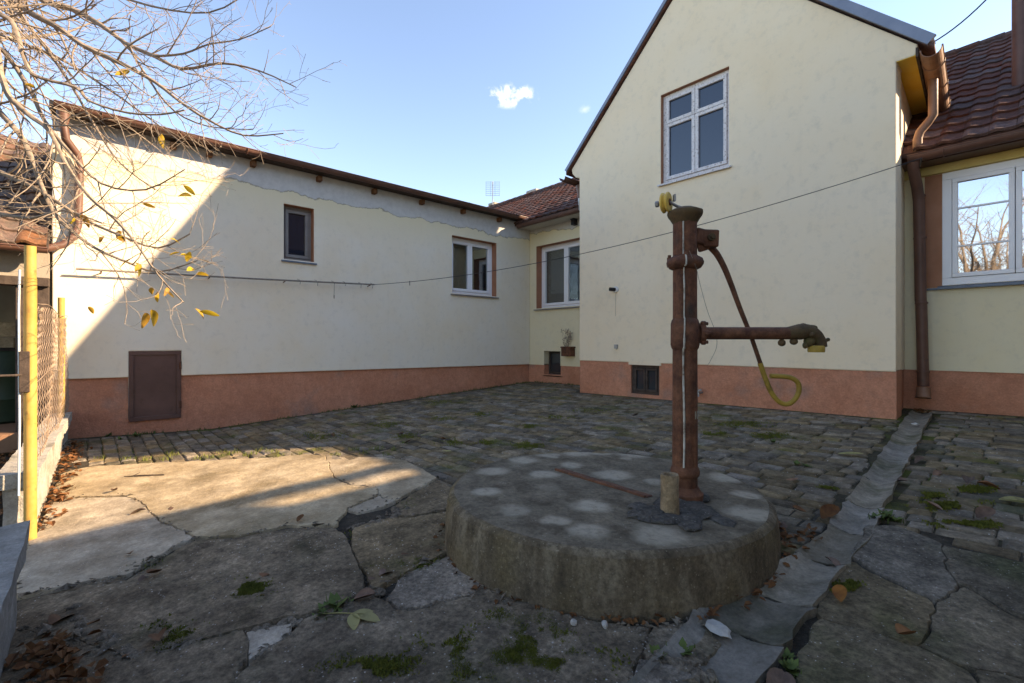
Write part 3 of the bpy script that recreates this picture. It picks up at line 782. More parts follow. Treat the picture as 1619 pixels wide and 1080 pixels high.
# gable roof: two slabs, verge flashings, soffit, fascia
def slope(pts, th):
    """quad roof slab (4 corner points, anticlockwise from above) with thickness th downwards"""
    m = MB(); m.add([Vector(p) for p in pts] + [Vector(p) - Vector((0, 0, th)) for p in pts], [(0, 1, 2, 3), (7, 6, 5, 4), (0, 4, 5, 1), (1, 5, 6, 2), (2, 6, 7, 3), (3, 7, 4, 0)]); return m
apex = (-3.35, H + 5.76)
Rr = slope([(-.74, 6.66, H + 3.17), (-.74 - .06 * 4, 11.6, H + 3.17), (apex[0], 11.6, apex[1]), (apex[0], 6.66, apex[1])], .05).build('roof_slope', 'tile', house)
Rl = slope([(apex[0], 6.66, apex[1]), (apex[0], 11.6, apex[1]), (-5.90, 11.6, H + 3.17), (-5.90, 6.66, H + 3.17)], .05).build('roof_slope', 'tile', house)
m = MB()
for k in range(16): m.tube([(apex[0], 6.64 + k * .31, apex[1] + .045), (apex[0], 6.64 + k * .31 + .33, apex[1] + .06)], .10, 10); m.t += [rnd.random()] * (len(m.f) - len(m.t))
m.build('ridge_tiles', 'tile', house)['kind'] = 'stuff'  # unseen ridge row, added to lift the gable's shadow to the annex eave
m = MB(); m.bar((-.76, 6.655, H + 3.20), (apex[0], 6.655, apex[1] + .04), .035, .10, up=(0, 0, 1)); m.bar((-.76, 6.78, H + 3.26), (apex[0], 6.78, apex[1] + .10), .25, .012); m.build('verge_flashing', 'flashing', house)
m = MB(); m.bar((-5.90, 6.655, H + 3.19), (apex[0], 6.655, apex[1] + .03), .03, .055, up=(0, 0, 1)); m.build('verge_flashing', 'flashing', house)
m = MB()
sa, sb = (XS(6.705), 6.705), (XS(9.2), 9.2)
m.add([(sa[0], sa[1], H + 3.118), (sb[0], sb[1], H + 3.118), (sb[0] + .165, sb[1], H + 3.118), (sa[0] + .165, sa[1], H + 3.118)] + [(sa[0], sa[1], H + 3.14), (sb[0], sb[1], H + 3.14), (sb[0] + .165, sb[1], H + 3.14), (sa[0] + .165, sa[1], H + 3.14)],
      [(0, 1, 2, 3), (7, 6, 5, 4), (0, 4, 5, 1), (1, 5, 6, 2), (2, 6, 7, 3), (3, 7, 4, 0)]); m.build('soffit', 'yellow_soffit', house)
m = MB(); m.bar((XS(6.7) + .178, 6.70, H + 3.15), (XS(9.2) + .178, 9.2, H + 3.15), .022, .10); m.build('fascia', 'dark_wood', house)
gx = .30
go = halfpipe((XS(6.64) + gx, 6.62, H + 3.10), (XS(9.0) + gx, 9.0, H + 3.07), .088, n=12).build('gutter', 'gutter_old', house)
for yy in (6.95, 7.55, 8.2):
    m = MB(); c = Vector((XS(yy) + gx, yy, H + 3.095)); m.tube([c + Vector((.096 * math.cos(a), 0, -.096 * math.sin(a))) for a in [math.pi * k / 10 for k in range(11)]], .006, 5); m.build('bracket', 'gutter_old', go)
m = MB(); m.tube([(-.815, 7.22, H + 3.02), (-.815, 7.22, H + 2.60), (-.86, 7.21, H + 2.53), (-.925, 7.19, H + 2.44), (-.945, 7.18, H + 2.36), (-.945, 7.18, H + 2.17)], .045, 14); shade_auto(m.build('downpipe', 'gutter_old', house), 50)
# left eave gutter with zinc spout
halfpipe((-5.92, 6.58, H + 3.06), (-5.92, 8.6, H + 3.02), .07, n=10).build('gutter', 'gutter', house)
m = MB(); m.lathe([(.055, 0), (.055, .10), (.085, .24)], 14, (-5.80, 6.95, H + 2.72)); shade_auto(m.build('hopper', 'gutter', house), 40)
m = MB(); m.tube([(-5.80, 6.95, H + 2.76), (-5.80, 6.95, H + 2.68), (-5.83, 7.0, H + 2.60), (-5.88, 7.06, H + 2.55)], .04, 12); shade_auto(m.build('downpipe', 'zinc', house), 50)

# --- back wall left of the gable wing
HY = 7.55
wl_ = [(-9.5, H - .50), (-7.335, H - .50), (-7.335, H - .19), (-6.847, H - .19), (-6.847, H - .50), (-5.62, H - .50), (-5.62, H + 2.56), (-9.5, H + 2.56)]
LW = (-7.574, -6.02, H + .76, H + 2.157)
MB().poly(wl_, [rect(*LW)], (0, HY, 0), XA, ZU, .32, 0, 1).build('wall', ['cream_yellow', 'reveal'], house)
pl = [(-9.5, -.3), (-5.62, -.3), (-5.62, H - .48), (-6.847, H - .48), (-6.847, H - .70), (-7.335, H - .70), (-7.335, H - .48), (-9.5, H - .48)]
MB().poly(pl, [], (0, HY + .012, 0), XA, ZU, .30).build('plinth', 'plinth', house)
w = window(house, (0, HY, 0), XA, *LW, inset=.17, fw=.06, splits=(-6.83,), gm='glass', sash=.055, label='white two sash window with net curtain in the recessed corner wall')
room(house, (0, HY, 0), XA, LW[0] - .3, LW[1] + .2, LW[2] - .3, LW[3] + .2, .33, 1.8)
curtain(w, (0, HY, 0), XA, LW[0] + .1, -6.62, LW[2] + .35, LW[3] - .08, .36)
m = MB()
for k in range(90):
    px_ = rnd.uniform(LW[0] + .1, LW[1] - .1); pz = LW[2] + .05 + rnd.random() ** 1.6 * .42; a = rnd.uniform(0, 6.28); s = rnd.uniform(.02, .05); c = Vector((px_, HY + .27 + rnd.uniform(-.03, .04), pz))
    u = Vector((math.cos(a), .3 * math.sin(a * 3), math.sin(a))); v = u.cross(Vector((.2, 1, .1))).normalized(); m.add([c - u * s, c + v * s * .4, c + u * s, c - v * s * .4], [(0, 1, 2, 3)])
m.build('houseplants', 'weed', w)['kind'] = 'stuff'
window(house, (0, HY + .012, 0), XA, -7.335, -6.847, H - .70, H - .19, inset=.14, fw=.03, fm='dark_wood', gm='glass_dim', sash=.02, sill='sill', sill_out=.0, label='dark cellar opening beside the planter')
m = MB(); m.box((-7.335, HY + .26, H - .72), (-6.847, HY + .30, H - .17)); m.build('room_lining', 'interior', house)
bg_ = halfpipe((-7.72, 7.13, H + 2.585), (-5.64, 7.13, H + 2.60), .062, n=10).build('gutter', 'gutter', house)
m = MB(); m.bar((-7.75, 7.22, H + 2.62), (-5.64, 7.22, H + 2.62), .02, .12); m.build('fascia', 'gutter', house)
m = MB(); m.box((-7.75, 7.23, H + 2.55), (-5.64, 7.56, H + 2.57)); m.build('soffit', 'cream_yellow', house)
m = MB(); p = onY(909, 352, 7.50); m.box((p.x - .06, 7.44, p.z - .05), (p.x + .03, 7.548, p.z + .06)); m.box((p.x - .07, 7.42, p.z + .062), (p.x + .04, 7.548, p.z + .075)); bev(m.build('wall_lamp', 'black', house), .006)
for (qx, qy) in ((846, 350), (852, 352), (858, 349)):
    p = onY(qx, qy, 7.46); m = MB(); m.lathe([(.018, 0), (.03, .02), (.03, .06), (.018, .08)], 10, (p.x, 7.46, p.z - .04)); m.tube([(p.x, 7.46, p.z), (p.x, 7.55, p.z + .01)], .008, 6)
    m.build('insulator', 'dark_wood', house)

# --- right wing wall
RW = (-.770, .92, H + .672, H + 2.0)
MB().poly(rect(-1.16, 2.2, H - .335, H + 2.16), [rect(*RW)], (0, HY, 0), XA, ZU, .32, 0, 0).build('wall', 'cream_yellow', house)
MB().poly(rect(-1.16, 2.2, -.3, H - .315), [], (0, HY + .014, 0), XA, ZU, .30).build('plinth', 'plinth', house)
m = MB(); m.box((-.928, HY - .003, H + .652), (-.772, HY + .02, H + 1.998)); m.build('painted_panel', 'reveal', house)
w = window(house, (0, HY, 0), XA, *RW, inset=-.008, fw=.085, splits=(-.175, .36), bars=(H + 1.12, H + 1.56), gm='glass_mirror', sash=.048, sill='blue_sill', sill_out=.06, label='large white window with thin glazing bars reflecting bare branches')
m = MB(); m.box((-.95, HY - .02, H + .625), (RW[0] - .041, HY + .01, H + .648)); m.build('sill', 'blue_sill', w)
m = MB(); m.box((RW[0], HY + .12, RW[2]), (RW[1], HY + .16, RW[3])); m.build('room_lining', 'interior', house)
m = MB(); m.box((-1.13, HY - .05, H + 2.003), (2.2, HY - .001, H + 2.10)); m.build('lintel_band', 'ochre_band', house)
m = MB(); m.box((-1.14, 7.27, H + 2.105), (2.2, 7.545, H + 2.125)); m.build('soffit', 'gutter', house)
m = MB(); m.bar((-1.12, 7.262, H + 2.16), (2.2, 7.262, H + 2.16), .02, .11); m.build('fascia', 'gutter', house)
rg = halfpipe((-1.03, 7.17, H + 2.165), (2.2, 7.17, H + 2.185), .072, n=12).build('gutter', 'gutter', house)
for xx in (-.72, -.05, .6, 1.3):
    m = MB(); c = Vector((xx, 7.17, H + 2.167)); m.tube([c + Vector((0, .079 * math.cos(a), -.079 * math.sin(a))) for a in [math.pi * k / 10 for k in range(11)]], .006, 5); m.build('bracket', 'gutter', rg)
dp = MB(); dp.tube([(-.985, 7.19, H + 2.10), (-.985, 7.2, H + 2.02), (-.975, 7.36, H + 1.86), (-.965, 7.42, H + 1.7), (-.95, 7.43, H + .5), (-.945, 7.43, H + .48), (-.925, 7.43, H - .52)], .056, 16)
dp = shade_auto(dp.build('downpipe', 'gutter', house), 50)
for zz in (H + 1.75, H + 1.25, H + .47, H - .35):
    m = MB(); xx = -.965 + (H + 1.7 - zz) / 2.2 * .04 if zz < H + 1.7 else -.965; m.lathe([(.059, -.012), (.063, -.008), (.063, .008), (.059, .012)], 16, (xx, 7.43, zz)); shade_auto(m.build('joint_collar', 'gutter', dp), 40)
m = MB(); m.lathe([(.062, .12), (.066, .12), (.068, .02), (.078, .0), (.072, .0), (.060, .03)], 16, (-.925, 7.41, H - .66), (0, .25, 1)); shade_auto(m.build('pipe_boot', 'gutter_old', dp), 40)

# --- main roofs with tiles
def tile_mesh(w, l, mat, roll=.017):
    m = MB(); n = 7
    prof = [(-.5, .2), (-.36, .9), (-.2, 1.0), (-.04, .5), (.12, .05), (.34, .0), (.5, .12)]
    for y, up in ((0.0, .028), (.10, .022), (l, .0)):
        for (x, hh) in prof: m.v.append(Vector((x * w * .985, y, hh * roll + up)))
    for x, hh in prof: m.v.append(Vector((x * w * .985, .004, hh * roll - .004)))
    for r_ in range(2):
        for i in range(n - 1): m.f.append([r_ * n + i, r_ * n + i + 1, (r_ + 1) * n + i + 1, (r_ + 1) * n + i]); m.m.append(0)
    for i in range(n - 1): m.f.append([3 * n + i, 3 * n + i + 1, i + 1, i]); m.m.append(0)
    return m
def roof_plane(x0, x1, e, r_):
    """frame of a roof plane whose eave runs along X: e=(y,z) eave, r_=(y,z) ridge"""
    s = Vector((0, r_[0] - e[0], r_[1] - e[1])); L_ = s.length; s.normalize(); return s, L_, Vector((1, 0, 0)).cross(s)
def lay_tiles(x0, x1, e, r_, w, gauge, parent, mat, joined, cond=None):
    s, L_, nrm = roof_plane(x0, x1, e, r_); rows = int(L_ / gauge) + 1; tm = tile_mesh(w, gauge + .05, mat)
    if not joined:
        me = bpy.data.meshes.new('roof_tile'); me.from_pydata([tuple(v) for v in tm.v], [], tm.f); me.materials.append(M[mat]); me.polygons.foreach_set('use_smooth', [True] * len(tm.f)); me.set_sharp_from_angle(angle=R(50)); me.update()
    J = MB(); off = Vector((0, 0, 0)); p = parent
    while p is not None: off += p.location; p = p.parent
    for i in range(rows):
        for k in range(int((x1 - x0) / w) + 1):
            x = x0 + (k + .5) * w
            if cond and not cond(x, i * gauge): continue
            c = Vector((x, e[0], e[1])) + s * (i * gauge - .02) + nrm * .012
            b = Matrix((Vector((1, 0, 0)), s, nrm)).transposed().to_4x4()
            mt = Matrix.Translation(c) @ b @ Matrix.Rotation(rnd.uniform(-.014, .014), 4, 'Z') @ Matrix.Rotation(rnd.uniform(-.012, .012), 4, 'Y')
            if joined:
                J.add([mt @ v for v in tm.v], tm.f); J.t += [rnd.random()] * len(tm.f)
            else:
                o_ = bpy.data.objects.new('roof_tile', me); COL.objects.link(o_); o_.parent = parent; o_.matrix_local = Matrix.Translation(-off) @ mt
    if joined: tag(J.build('roof_tiles', mat, parent, smooth=False), kind='stuff')
RIDGE = (11.7, H + 5.2)
e_r, e_l = (7.12, H + 2.20), (7.08, H + 2.62)
rr = slope([(-1.3, e_r[0], e_r[1]), (2.6, e_r[0], e_r[1]), (2.6, *RIDGE), (-1.3, *RIDGE)], .05).build('tiled_roof', 'tile', house)
lay_tiles(-1.18, 2.0, e_r, RIDGE, .205, .325, rr, 'tile', False, lambda x, d: x < .75 and x > XS(e_r[0] + d * .83) + .02 - (.5 if d > 2.0 else 0))
lay_tiles(.75 + .06, 2.6, e_r, RIDGE, .205, .325, rr, 'tile', True)
rl = slope([(-15.5, e_l[0], e_l[1]), (-5.3, e_l[0], e_l[1]), (-5.3, *RIDGE), (-15.5, *RIDGE)], .05).build('tiled_roof', 'tile', house)
lay_tiles(-14.9, -5.5, e_l, RIDGE, .205, .325, rl, 'tile', True, lambda x, d: x < -5.95 + 0 or d > 1.6)
MB().add([(-15.5, RIDGE[0], RIDGE[1]), (2.6, RIDGE[0], RIDGE[1]), (2.6, 16.3, H + 2.1), (-15.5, 16.3, H + 2.1), (-15.5, RIDGE[0], RIDGE[1] - .06), (2.6, RIDGE[0], RIDGE[1] - .06), (2.6, 16.3, H + 2.04), (-15.5, 16.3, H + 2.04)], [(0, 1, 2, 3), (7, 6, 5, 4), (0, 4, 5, 1), (1, 5, 6, 2), (2, 6, 7, 3), (3, 7, 4, 0)]).build('rear_roof', 'tile', house)
m = MB()
for k in range(58):
    x = -15.3 + k * .31
    if x > 2.4: break
    m.tube([(x, RIDGE[0], RIDGE[1] + .015), (x + .34, RIDGE[0], RIDGE[1] + .03)], .085, 8); m.t += [rnd.random()] * (len(m.f) - len(m.t))
m.build('ridge_tiles', 'tile', house)['kind'] = 'stuff'
def chimney(px, pz, w, d):
    p = onY(px, 300, 12.3); m = MB(); m.box((p.x - w / 2, 12.0, H + 4.4), (p.x + w / 2, 12.0 + d, pz)); m.box((p.x - w / 2 - .04, 11.96, pz), (p.x + w / 2 + .04, 12.04 + d, pz + .09)); return bev(m.build('chimney', 'block', house), .008)
chimney(850, H + 5.42, .42, .5); chimney(787, H + 5.45, .3, .4)
p = onY(1613, 155, 8.6)
m = MB(); m.tube([(p.x, 8.6, H + 2.9), (p.x, 8.6, H + 5.6)], .075, 14); m.lathe([(.14, 0), (.10, .05), (.077, .09)], 14, (p.x, 8.6, p.z - .01)); shade_auto(m.build('roof_mast', 'gutter', house), 40)
mast_top = Vector((p.x, 8.6, H + 4.72))

# --- antenna on the ridge (fixed to the house)
p = onY(779, 300, RIDGE[0]); zt = p.z + (300 - 287) / FPX * 18.3
ant = thing('antenna', (p.x, RIDGE[0], RIDGE[1]), 'thin grid television antenna standing on the far roof ridge', 'antenna')
m = MB(); m.tube([(p.x, RIDGE[0], RIDGE[1] - .05), (p.x, RIDGE[0], zt)], .016, 6); m.build('mast', 'steel', ant)
for k in range(8):
    zz = zt - .02 - k * .075; m = MB(); q = RIGHT * .27
    m.tube([Vector((p.x, RIDGE[0], zz)) - q, Vector((p.x, RIDGE[0], zz)) + q], .006, 5); m.build('element', 'steel', ant)
for s in (-.26, -.09, .09, .26):
    m = MB(); q = RIGHT * s; m.tube([Vector((p.x, RIDGE[0], zt)) + q, Vector((p.x, RIDGE[0], zt - .56)) + q], .005, 5); m.build('upright', 'steel', ant)

# ------------------------------------------------------------------ annex
AX = -7.78
annex = thing('annex', (AX, 3.5, zg(AX, 3.5)), 'long single storey annex with worn cream plaster, grey mortar band and brown gutter', 'building')
YA = (0, 1, 0)
A0, A1 = -.29, 7.545
zb = lambda y: H - .44 - .06 * (y - A0) / (A1 - A0)
HT = (.41, .97, H - 1.02, H - .11)
SW = (2.275, 2.723, H + 1.29, H + 2.138)
BWn = (5.407, 6.55, H + .984, H + 2.124)
out = [(A0, zb(A0)), (HT[0], zb(HT[0])), (HT[0], HT[3]), (HT[1], HT[3]), (HT[1], zb(HT[1])), (A1, zb(A1)), (A1, H + 2.70), (A0, H + 2.70)]
MB().poly(out, [rect(*SW), rect(*BWn)], (AX, 0, 0), YA, ZU, .25, 0, 1).build('wall', ['annex', 'reveal'], annex)
bev(annex.children[0], .010, 2)
pl = [(A0 + .002, -.4), (A1, -.4), (A1, zb(A1) + .02), (HT[1], zb(HT[1]) + .02), (HT[1], HT[2]), (HT[0], HT[2]), (HT[0], zb(HT[0]) + .02), (A0 + .002, zb(A0) + .02)]
MB().poly(pl, [], (AX - .04, 0, 0), YA, ZU, .2).build('plinth', 'plinth', annex)
MB().poly(rect(0, 3.8, -.4, H + 2.70), [], (AX - .252 - 3.8, A0, 0), (1, 0, 0), ZU, .2).build('end_wall', 'annex', annex)
w = window(annex, (AX, 0, 0), YA, *SW, inset=.12, fw=.045, fm='grey_frame', gm='glass_sky_tint', sash=.05, sill='blue_sill', sill_out=.03, label='small grey framed window with frosted pane and blue tin sill')
curtain(w, (AX, 0, 0), YA, SW[0] + .06, SW[1] - .06, SW[2] + .06, SW[3] - .15, .20)
m = MB(); m.box((AX - .28, SW[0], SW[2]), (AX - .26, SW[1], SW[3])); m.build('room_lining', 'interior', annex)
w = window(annex, (AX, 0, 0), YA, *BWn, inset=.15, fw=.06, splits=(5.95,), gm='glass', sash=.055, sill='sill', sill_out=.04, label='white two sash window set deep in terracotta reveals near the corner')
room(annex, (AX, 0, 0), YA, BWn[0] - .3, BWn[1] + .3, BWn[2] - .3, BWn[3] + .2, .26, 1.9)
m = MB()
for k in range(60):
    c = Vector((AX - .25 + rnd.uniform(-.03, .02), rnd.uniform(BWn[0] + .08, BWn[1] - .1), BWn[2] + .06 + rnd.random() ** 1.6 * .3)); a = rnd.uniform(0, 6.28); s = rnd.uniform(.02, .05)
    u = Vector((.3 * math.sin(a * 3), math.cos(a), math.sin(a))); v = u.cross(Vector((1, .2, .1))).normalized(); m.add([c - u * s, c + v * s * .4, c + u * s, c - v * s * .4], [(0, 1, 2, 3)])
m.build('houseplants', 'weed', w)['kind'] = 'stuff'
# steel hatch door
m = MB(); x = AX - .005
for (a, b, c, d) in ((HT[0] + .004, HT[1] - .004, HT[2], HT[2] + .055), (HT[0] + .004, HT[1] - .004, HT[3] - .055, HT[3] - .003), (HT[0] + .004, HT[0] + .055, HT[2] + .055, HT[3] - .055), (HT[1] - .055, HT[1] - .004, HT[2] + .055, HT[3] - .055)):
    m.box((x - .05, a, c), (x, b, d))
hd = bev(m.build('hatch_door', 'hatch', annex), .005, 1); hd['label'] = 'low brown sheet steel hatch door in the plinth'
m = MB(); m.box((x - .045, HT[0] + .056, HT[2] + .056), (x - .018, HT[1] - .056, HT[3] - .056)); m.build('panel', 'hatch', hd)
for zz in (HT[2] + .18, HT[3] - .2):
    m = MB(); m.tube([(x + .008, HT[1] - .012, zz - .05), (x + .008, HT[1] - .012, zz + .05)], .011, 8); m.build('hinge', 'iron', hd)
# eave
slope([(AX + .17, A0 - .02, H + 2.79), (AX + .17, A1, H + 2.79), (-12.2, A1, H + 3.25), (-12.2, A0 - .02, H + 3.25)], .06).build('roof', 'black', annex)
for qx, qy in ((273, 236), (330, 249), (399, 263), (503, 286), (590, 306), (665, 323), (730, 338), (787, 351), (833, 361)):
    p = onX(qx, qy, AX); m = MB(); m.box((AX - .05, p.y - .035, H + 2.585), (AX + .10, p.y + .035, H + 2.665)); bev(m.build('rafter_end', 'brown_wood', annex), .004, 1)
m = MB(); m.box((AX - .2, A0 - .01, H + 2.701), (AX + .155, A1, H + 2.728)); m.build('eave_boards', 'dark_wood', annex)
ag = halfpipe((AX + .23, A0 + .02, H + 2.755), (AX + .23, 7.35, H + 2.735), .062, n=12).build('gutter', 'gutter', annex)
for k in range(10):
    yy = .15 + k * .78; m = MB(); c = Vector((AX + .23, yy, H + 2.75)); m.tube([c + Vector((.070 * math.cos(a), 0, -.070 * math.sin(a))) for a in [math.pi * j / 10 for j in range(11)]], .006, 5); m.build('bracket', 'gutter', ag)
dpa = MB(); dpa.lathe([(.042, 0), (.042, .06), (.062, .16), (.062, .22)], 14, (AX + .20, A0 + .10, H + 2.48))
dpa.tube([onX(101, 200, AX + .20), onX(104, 220, AX + .2), onX(122, 244, AX + .10), onX(126, 262, AX + .08), onX(123, 356, AX + .08), onX(117, 374, AX + .09), onX(100, 387, AX + .12), onX(74, 393, AX + .15)], .042, 14)
shade_auto(dpa.build('downpipe', 'gutter', annex), 50)

# clothes pole on brackets along the annex wall
pa, pb = onX(120, 425, AX + .11), onX(592, 450, AX + .11)
pole = thing('clothes_pole', (AX + .11, pa.y, pa.z), 'thin rusty pole with wire hooks bracketed along the annex wall', 'pole')
m = MB(); m.tube([pa, pa.lerp(pb, .5) - Vector((0, 0, .008)), pb], .013, 8); shade_auto(m.build('rod', 'wire', pole), 60)
for t in (.06, .36, .62, .98):
    q = pa.lerp(pb, t); m = MB(); m.tube([Vector((AX - .02, q.y, q.z - .03)), q + Vector((.004, 0, -.012))], .008, 6); m.build('bracket', 'iron', pole)
for t, l in ((.67, .03), (.74, .04), (.81, .17), (.86, .02), (.93, .04), (.985, .04)):
    q = pa.lerp(pb, t); m = MB(); m.tube([q + Vector((.012, -.03, .02)), q + Vector((.016, .0, .014)), q + Vector((.016, .02, -.02)), q + Vector((.014, .015, -.03 - l))], .004, 5)
    if l > .1: m.lathe([(.002, 0), (.011, .03), (.008, .06), (.002, .08)], 8, q + Vector((.014, .015, -.10 - l)))
    m.build('wire_hook', 'wire', pole)
# long clothes line from the pole end to the downpipe
w0, w1 = pb, onY(1457, 250, 6.66)
m = MB(); pts = []
for i in range(41):
    t = i / 40; q = w0.lerp(w1, t); q.z -= .24 * 4 * t * (1 - t) * (1.05 - .1 * t); pts.append(q)
m.tube(pts, .0045, 5); m.tube([w1, Vector((-.96, 7.38, H + 2.05))], .008, 6)
for i in (4, 9): m.tube([pts[i] + Vector((0, 0, .015)), pts[i] - Vector((0, 0, .06))], .006, 5)
tag(m.build('clothes_line', 'cable'), 'thin dark clothes line sagging across the courtyard from pole to downpipe', 'wire')
m = MB(); a, b = mast_top, onY(1462, 74, 9.0); pts = [a.lerp(b, i / 12) - Vector((0, 0, .12 * 4 * (i / 12) * (1 - i / 12))) for i in range(13)]; m.tube(pts, .010, 5)
tag(m.build('power_cable', 'cable'), 'overhead cable running from the roof mast towards the gable', 'wire')

# small things on the gable wall
p = onY(974, 458, GY)
s = thing('security_light', (p.x, GY, p.z), 'black cylindrical sensor lamp on a round white base on the gable wall', 'lamp')
m = MB(); m.lathe([(.055, 0), (.055, .012), (.045, .03)], 18, (p.x, GY, p.z), (0, -1, 0)); shade_auto(m.build('base', 'white_metal', s), 40)
ax_ = Vector((-.55, -.8, .05)).normalized(); m = MB(); m.lathe([(.028, .0), (.032, .02), (.032, .10), (.026, .10), (.024, .085)], 16, Vector((p.x, GY - .025, p.z)), ax_); shade_auto(m.build('head', 'black', s), 40)
m = MB(); m.tube([(p.x - .005, GY - .006, p.z - .05), (p.x - .008, GY - .004, p.z - .45)], .002, 4); m.build('lead', 'wire', s)
p = onY(975, 548, GY); m = MB(); m.box((p.x - .035, GY - .03, p.z - .035), (p.x + .03, GY - .001, p.z + .035)); m.lathe([(.012, 0), (.012, .02)], 10, (p.x, GY - .012, p.z - .05))
tag(bev(m.build('socket_box', 'grey_plastic', loc=(p.x, GY, p.z)), .006), 'small grey junction box low on the gable wall', 'box')
p = onY(1110, 621, GY + .015); tp = thing('garden_tap', (p.x, GY + .015, p.z), 'grey garden tap with lobed handle on the salmon plinth', 'tap')
m = MB(); m.tube([(p.x, GY + .03, p.z), (p.x, GY - .07, p.z), (p.x, GY - .09, p.z - .01), (p.x, GY - .10, p.z - .05)], .014, 10); shade_auto(m.build('body', 'steel', tp), 50)
m = MB(); c = Vector((p.x - .01, GY - .085, p.z + .03))
for a in (.4, 1.9, 3.3, 4.9): m.tube([c, c + Vector((.05 * math.cos(a), -.015, .05 * math.sin(a)))], [.010, .020], 8)
shade_auto(m.build('handle', 'grey_plastic', tp), 60)
# planter with a dry twig on the corner wall
p0, p1 = onY(891, 563, 7.48), onY(911, 548, 7.48)
pt = thing('planter_box', ((p0.x + p1.x) / 2, 7.48, p0.z), 'small dark red planter box with a dry twiggy plant on the corner wall', 'planter')
m = MB(); m.box((p0.x, 7.40, p0.z), (p0.x + .26, 7.545, p1.z)); m.box((p0.x - .012, 7.39, p1.z - .03), (p0.x + .272, 7.55, p1.z - .002)); bev(m.build('box', 'iron', pt), .006)
m = MB()
for k in range(9):
    q = Vector((p0.x + .06 + rnd.uniform(-.02, .10), 7.46, p1.z)); pts = [q]
    for j in range(6): q = q + Vector((rnd.uniform(-.035, .035), rnd.uniform(-.025, .025), .055)); pts.append(q)
    m.tube(pts, [.005 - .0006 * i for i in range(7)], 5)
    for j in range(5):
        c = pts[rnd.randrange(2, 7)]; a = rnd.uniform(0, 6.28); u = Vector((math.cos(a), .3, math.sin(a))) * .03; v = Vector((-math.sin(a), .2, math.cos(a))) * .012; m.add([c, c + u + v, c + u * 1.8, c + u - v], [(0, 1, 2, 3)])
m.build('dry_plant', 'twig', pt)

# ------------------------------------------------------------------ neighbouring house on the right, outside the picture; it shades the yard
nb = thing('neighbour_house', (2.2, 4, 0), 'plain cream house beyond the courtyard on the side of the drain channel', 'house')
MB().poly(rect(-9.6, 1.5, H - .3, H + 3.25), [rect(-6.6, -5.4, H + .3, H + 1.7)], (2.2, 0, 0), (0, -1, 0), ZU, .3, 0, 1).build('wall', ['cream', 'reveal'], nb)
MB().poly(rect(-9.6, 1.5, -.4, H - .28), [], (2.215, 0, 0), (0, -1, 0), ZU, .28).build('plinth', 'plinth', nb)
window(nb, (2.2, 0, 0), (0, -1, 0), -6.6, -5.4, H + .3, H + 1.7, inset=.12, fw=.06, splits=(-6.0,), gm='glass_dim', sill='sill')
MB().poly(rect(0, 5.5, -.4, H + 3.25), [], (2.5, -1.5, 0), (1, 0, 0), ZU, .3).build('end_wall', 'cream', nb)
slope([(1.85, -1.8, H + 3.30), (5.0, -1.8, H + 5.6), (5.0, 11.0, H + 5.6), (1.85, 11.0, H + 3.30)], .07).build('roof', 'tile', nb)
slope([(5.0, -1.8, H + 5.6), (8.2, -1.8, H + 3.3), (8.2, 11.0, H + 3.3), (5.0, 11.0, H + 5.6)], .07).build('roof', 'tile', nb)
halfpipe((1.80, -1.8, H + 3.25), (1.80, 9.0, H + 3.25), .07, n=8).build('gutter', 'gutter', nb)

# ------------------------------------------------------------------ open shed at the end of the annex
shed = thing('shed', (-8.6, -2.0, zg(-8.6, -2)), 'open fronted shed with mossy tiled roof and whitewashed block wall inside', 'shed')
SY0, SY1 = -4.6, A0 - .02
FZ = H - 1.0
# roof pitch runs up along -X
def shed_tiles():
    e = Vector((-7.42, 0, H + 1.07)); s = Vector((-3.4, 0, 2.05)); L_ = s.length; s.normalize(); ax = Vector((0, 1, 0)); nrm = ax.cross(s)
    if nrm.z < 0: nrm = -nrm
    r = slope([(-7.44, SY0, H + 1.07), (-7.44, SY1, H + 1.07), (-10.84, SY1, H + 3.12), (-10.84, SY0, H + 3.12)], .05).build('roof', 'dark_wood', shed)
    w, g = .24, .33
    tm = tile_mesh(w, g + .05, 'tile_old', .036)
    me = bpy.data.meshes.new('roof_tile'); me.from_pydata([tuple(v) for v in tm.v], [], tm.f); me.materials.append(M['tile_old']); me.polygons.foreach_set('use_smooth', [True] * len(tm.f)); me.set_sharp_from_angle(angle=R(50)); me.update()
    basis = Matrix((-ax if ax.cross(s).z < 0 else ax, s, nrm)).transposed().to_4x4()
    for i in range(int(L_ / g) + 1):
        k = 0
        while True:
            y = SY1 - .13 - k * w; k += 1
            if y < -3.2: break
            c = Vector((e.x, y, e.z)) + s * (i * g - .05) + nrm * .014
            o_ = bpy.data.objects.new('roof_tile', me); COL.objects.link(o_); o_.parent = r
            o_.matrix_local = Matrix.Translation(-shed.location) @ Matrix.Translation(c) @ basis @ Matrix.Rotation(rnd.uniform(-.03, .03), 4, 'Z') @ Matrix.Rotation(rnd.uniform(-.02, .02), 4, 'Y')
shed_tiles()
halfpipe((-7.36, SY0, H + 1.02), (-7.36, SY1, H + 1.04), .055, n=10).build('gutter', 'gutter', shed)
m = MB(); m.box((-7.75, SY0, H + .74), (-7.62, SY1, H + 1.03)); m.build('front_wall', 'shed_wall', shed)
m = MB(); m.box((-7.77, SY0, H + .64), (-7.60, SY1, H + .738)); bev(m.build('lintel_beam', 'dark_wood', shed), .006)
for yy in (-.53, -1.9, -3.3):
    m = MB(); m.box((-7.76, yy - .05, FZ), (-7.64, yy + .05, H + .64)); bev(m.build('door_post', 'dark_wood', shed), .006)
m = MB(); m.box((-7.76, SY1 - .13, FZ), (-7.66, SY1 - .002, H + .64)); bev(m.build('door_jamb', 'dark_wood', shed), .006)
